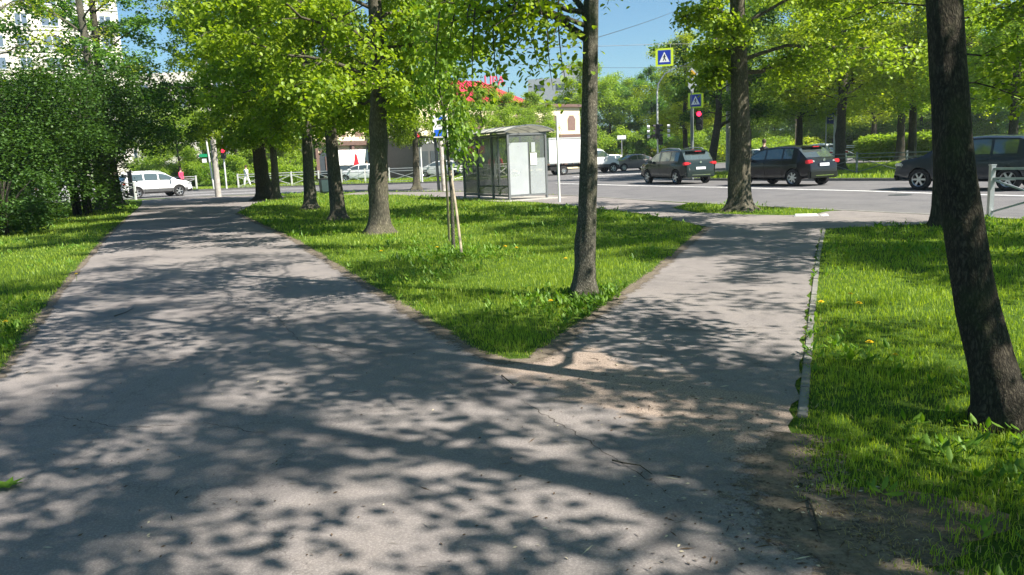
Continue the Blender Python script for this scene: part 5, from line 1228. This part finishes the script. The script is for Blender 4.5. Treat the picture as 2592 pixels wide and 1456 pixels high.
# signs near the shops
p = D(1175, 66); r_ = empty('warning_sign', p, face_cam(p), 'white board with a red triangle in front of the shops left of the shelter', 'sign'); m_ = MB(); m_.tube([(0, 0, 0), (0, 0, 2.1)], .05, 6); m_.build('pole', M['galv'], r_)
m_ = MB(); m_.box((0, -.04, 2.2), (1.5, .04, .7)); m_.build('sign_board', M['white'], r_); m_ = MB(); m_.poly([(.1, -.065, 1.95), (.7, -.065, 1.95), (.4, -.065, 2.5)]); m_.build('red_triangle', M['red'], r_)
p = D(1207, 64); r_ = empty('chevron_sign', p, face_cam(p), 'red and white chevron board seen through the shelter glass', 'road sign'); m_ = MB(); m_.tube([(0, 0, 0), (0, 0, 2.0)], .05, 6); m_.build('pole', M['galv'], r_)
m_ = MB(); m_.box((0, -.04, 2.2), (1.3, .04, .6)); m_.build('sign_board', M['red'], r_); m_ = MB(); m_.poly([(-.3, -.065, 1.92), (-.05, -.065, 1.92), (.2, -.065, 2.2), (-.05, -.065, 2.48), (-.3, -.065, 2.48), (-.05, -.065, 2.2)]); m_.build('white_chevron', M['white'], r_)

# ------------------------------------------------------------------ people
def person(p, rz, label, top, legs, hair=(.05, .03, .02), walk=.18, s=1.0, cap=None):
    me = bpy.data.meshes.new('body')
    V = [(0, 0, .95), (0, 0, 1.15), (0, 0, 1.38), (0, 0, 1.5), (0, 0, 1.6), (0, 0, 1.72),
         (-.1, 0, .9), (-.11, walk, .5), (-.11, walk*1.2, .08), (-.11, walk*1.2-.15, .04), (.1, 0, .9), (.11, -walk*.8, .5), (.11, -walk*1.4, .1), (.11, -walk*1.4-.14, .05),
         (-.2, 0, 1.4), (-.26, -.05, 1.12), (-.25, -.2, .92), (.2, 0, 1.4), (.26, .05, 1.12), (.25, -.05, .88)]
    E_ = [(0, 1), (1, 2), (2, 3), (3, 4), (4, 5), (0, 6), (6, 7), (7, 8), (8, 9), (0, 10), (10, 11), (11, 12), (12, 13), (2, 14), (14, 15), (15, 16), (2, 17), (17, 18), (18, 19)]
    rad = [.14, .13, .15, .055, .085, .09, .09, .065, .045, .04, .09, .065, .045, .04, .06, .045, .035, .06, .045, .035]
    me.from_pydata(V, E_, []); root = empty('person', p, rz, label, 'person'); root.scale = (s, s, s)
    b = obj('body', me, None, root); me.materials.append(simple('skin', (.45, .28, .2), .6)); sk_ = b.modifiers.new('s', 'SKIN'); b.modifiers.new('ss', 'SUBSURF').levels = 1
    for i, v in enumerate(me.skin_vertices[0].data if me.skin_vertices else []): pass
    if not me.skin_vertices: 
        bm = bmesh.new(); bm.from_mesh(me); bm.verts.layers.skin.verify(); bm.to_mesh(me); bm.free()
    for i, v in enumerate(me.skin_vertices[0].data): v.radius = (rad[i], rad[i]); v.use_root = (i == 0)
    m_ = MB(); m_.tube([(0, 0, .86), (0, 0, 1.0), (0, 0, 1.2), (0, 0, 1.38), (0, 0, 1.47)], [.17, .165, .17, .2, .08], 14); m_.tube([(-.2, 0, 1.42), (-.265, -.05, 1.12), (-.255, -.17, .97)], [.085, .065, .05], 8); m_.tube([(.2, 0, 1.42), (.265, .05, 1.12), (.255, -.03, .93)], [.085, .065, .05], 8); m_.build('jacket', top, root, smooth=True)
    m_ = MB(); m_.tube([(-.08, 0, .95), (-.11, walk, .5), (-.11, walk*1.2, .1)], [.12, .085, .065], 10); m_.tube([(.08, 0, .95), (.11, -walk*.8, .5), (.11, -walk*1.4, .12)], [.12, .085, .065], 10); m_.build('trousers', legs, root, smooth=True)
    m_ = MB(); m_.lathe([(.001, 1.80), (.06, 1.79), (.098, 1.73), (.1, 1.66), (.085, 1.62)], 14); m_.build('hair', cap or simple('hair', hair, .8), root, smooth=True)
pink = simple('pink_jacket', (.75, .06, .14), .8); dk = simple('dark_cloth', (.02, .022, .03), .9); redc = simple('red_cloth', (.6, .02, .05), .8)
person(G(468, 484)+Vector((-2, 4.5, 0)), 1.3, 'person in a pink jacket walking behind the white car', pink, dk, walk=.2)
person(D(1243, 63), .4, 'person in a red top and white cap seen through the shelter glass', redc, dk, cap=M['white'])
person(D(1264, 64), 2.2, 'second person in red clothing right of the white-capped one', redc, dk)
person(D(928, 78), 0.3, 'person in a light top standing before the arched windows', simple('light_cloth', (.6, .62, .7), .8), dk)
person(D(1934, 40)+Vector((0, 0, 0)), 1.2, 'person in dark clothes on the median left of the black car', dk, dk, s=1.05)
person(D(622, 67), 1.8, 'person in white clothes behind the railing beside the twin trunk', M['white'], M['white'])

# ------------------------------------------------------------------ air
hz = MB(); hz.box((0, 210, 20.7), (780, 560, 44)); hm = bpy.data.materials.new('haze'); hm.use_nodes = True; nt = hm.node_tree; nt.nodes.remove(nt.nodes['Principled BSDF'])
pv = nt.nodes.new('ShaderNodeVolumePrincipled'); pv.inputs['Color'].default_value = (.86, .93, 1, 1); pv.inputs['Density'].default_value = .00045; pv.inputs['Anisotropy'].default_value = .3
nt.links.new(pv.outputs[0], nt.nodes['Material Output'].inputs['Volume'])
tag(hz.build('haze', hm), kind='stuff')
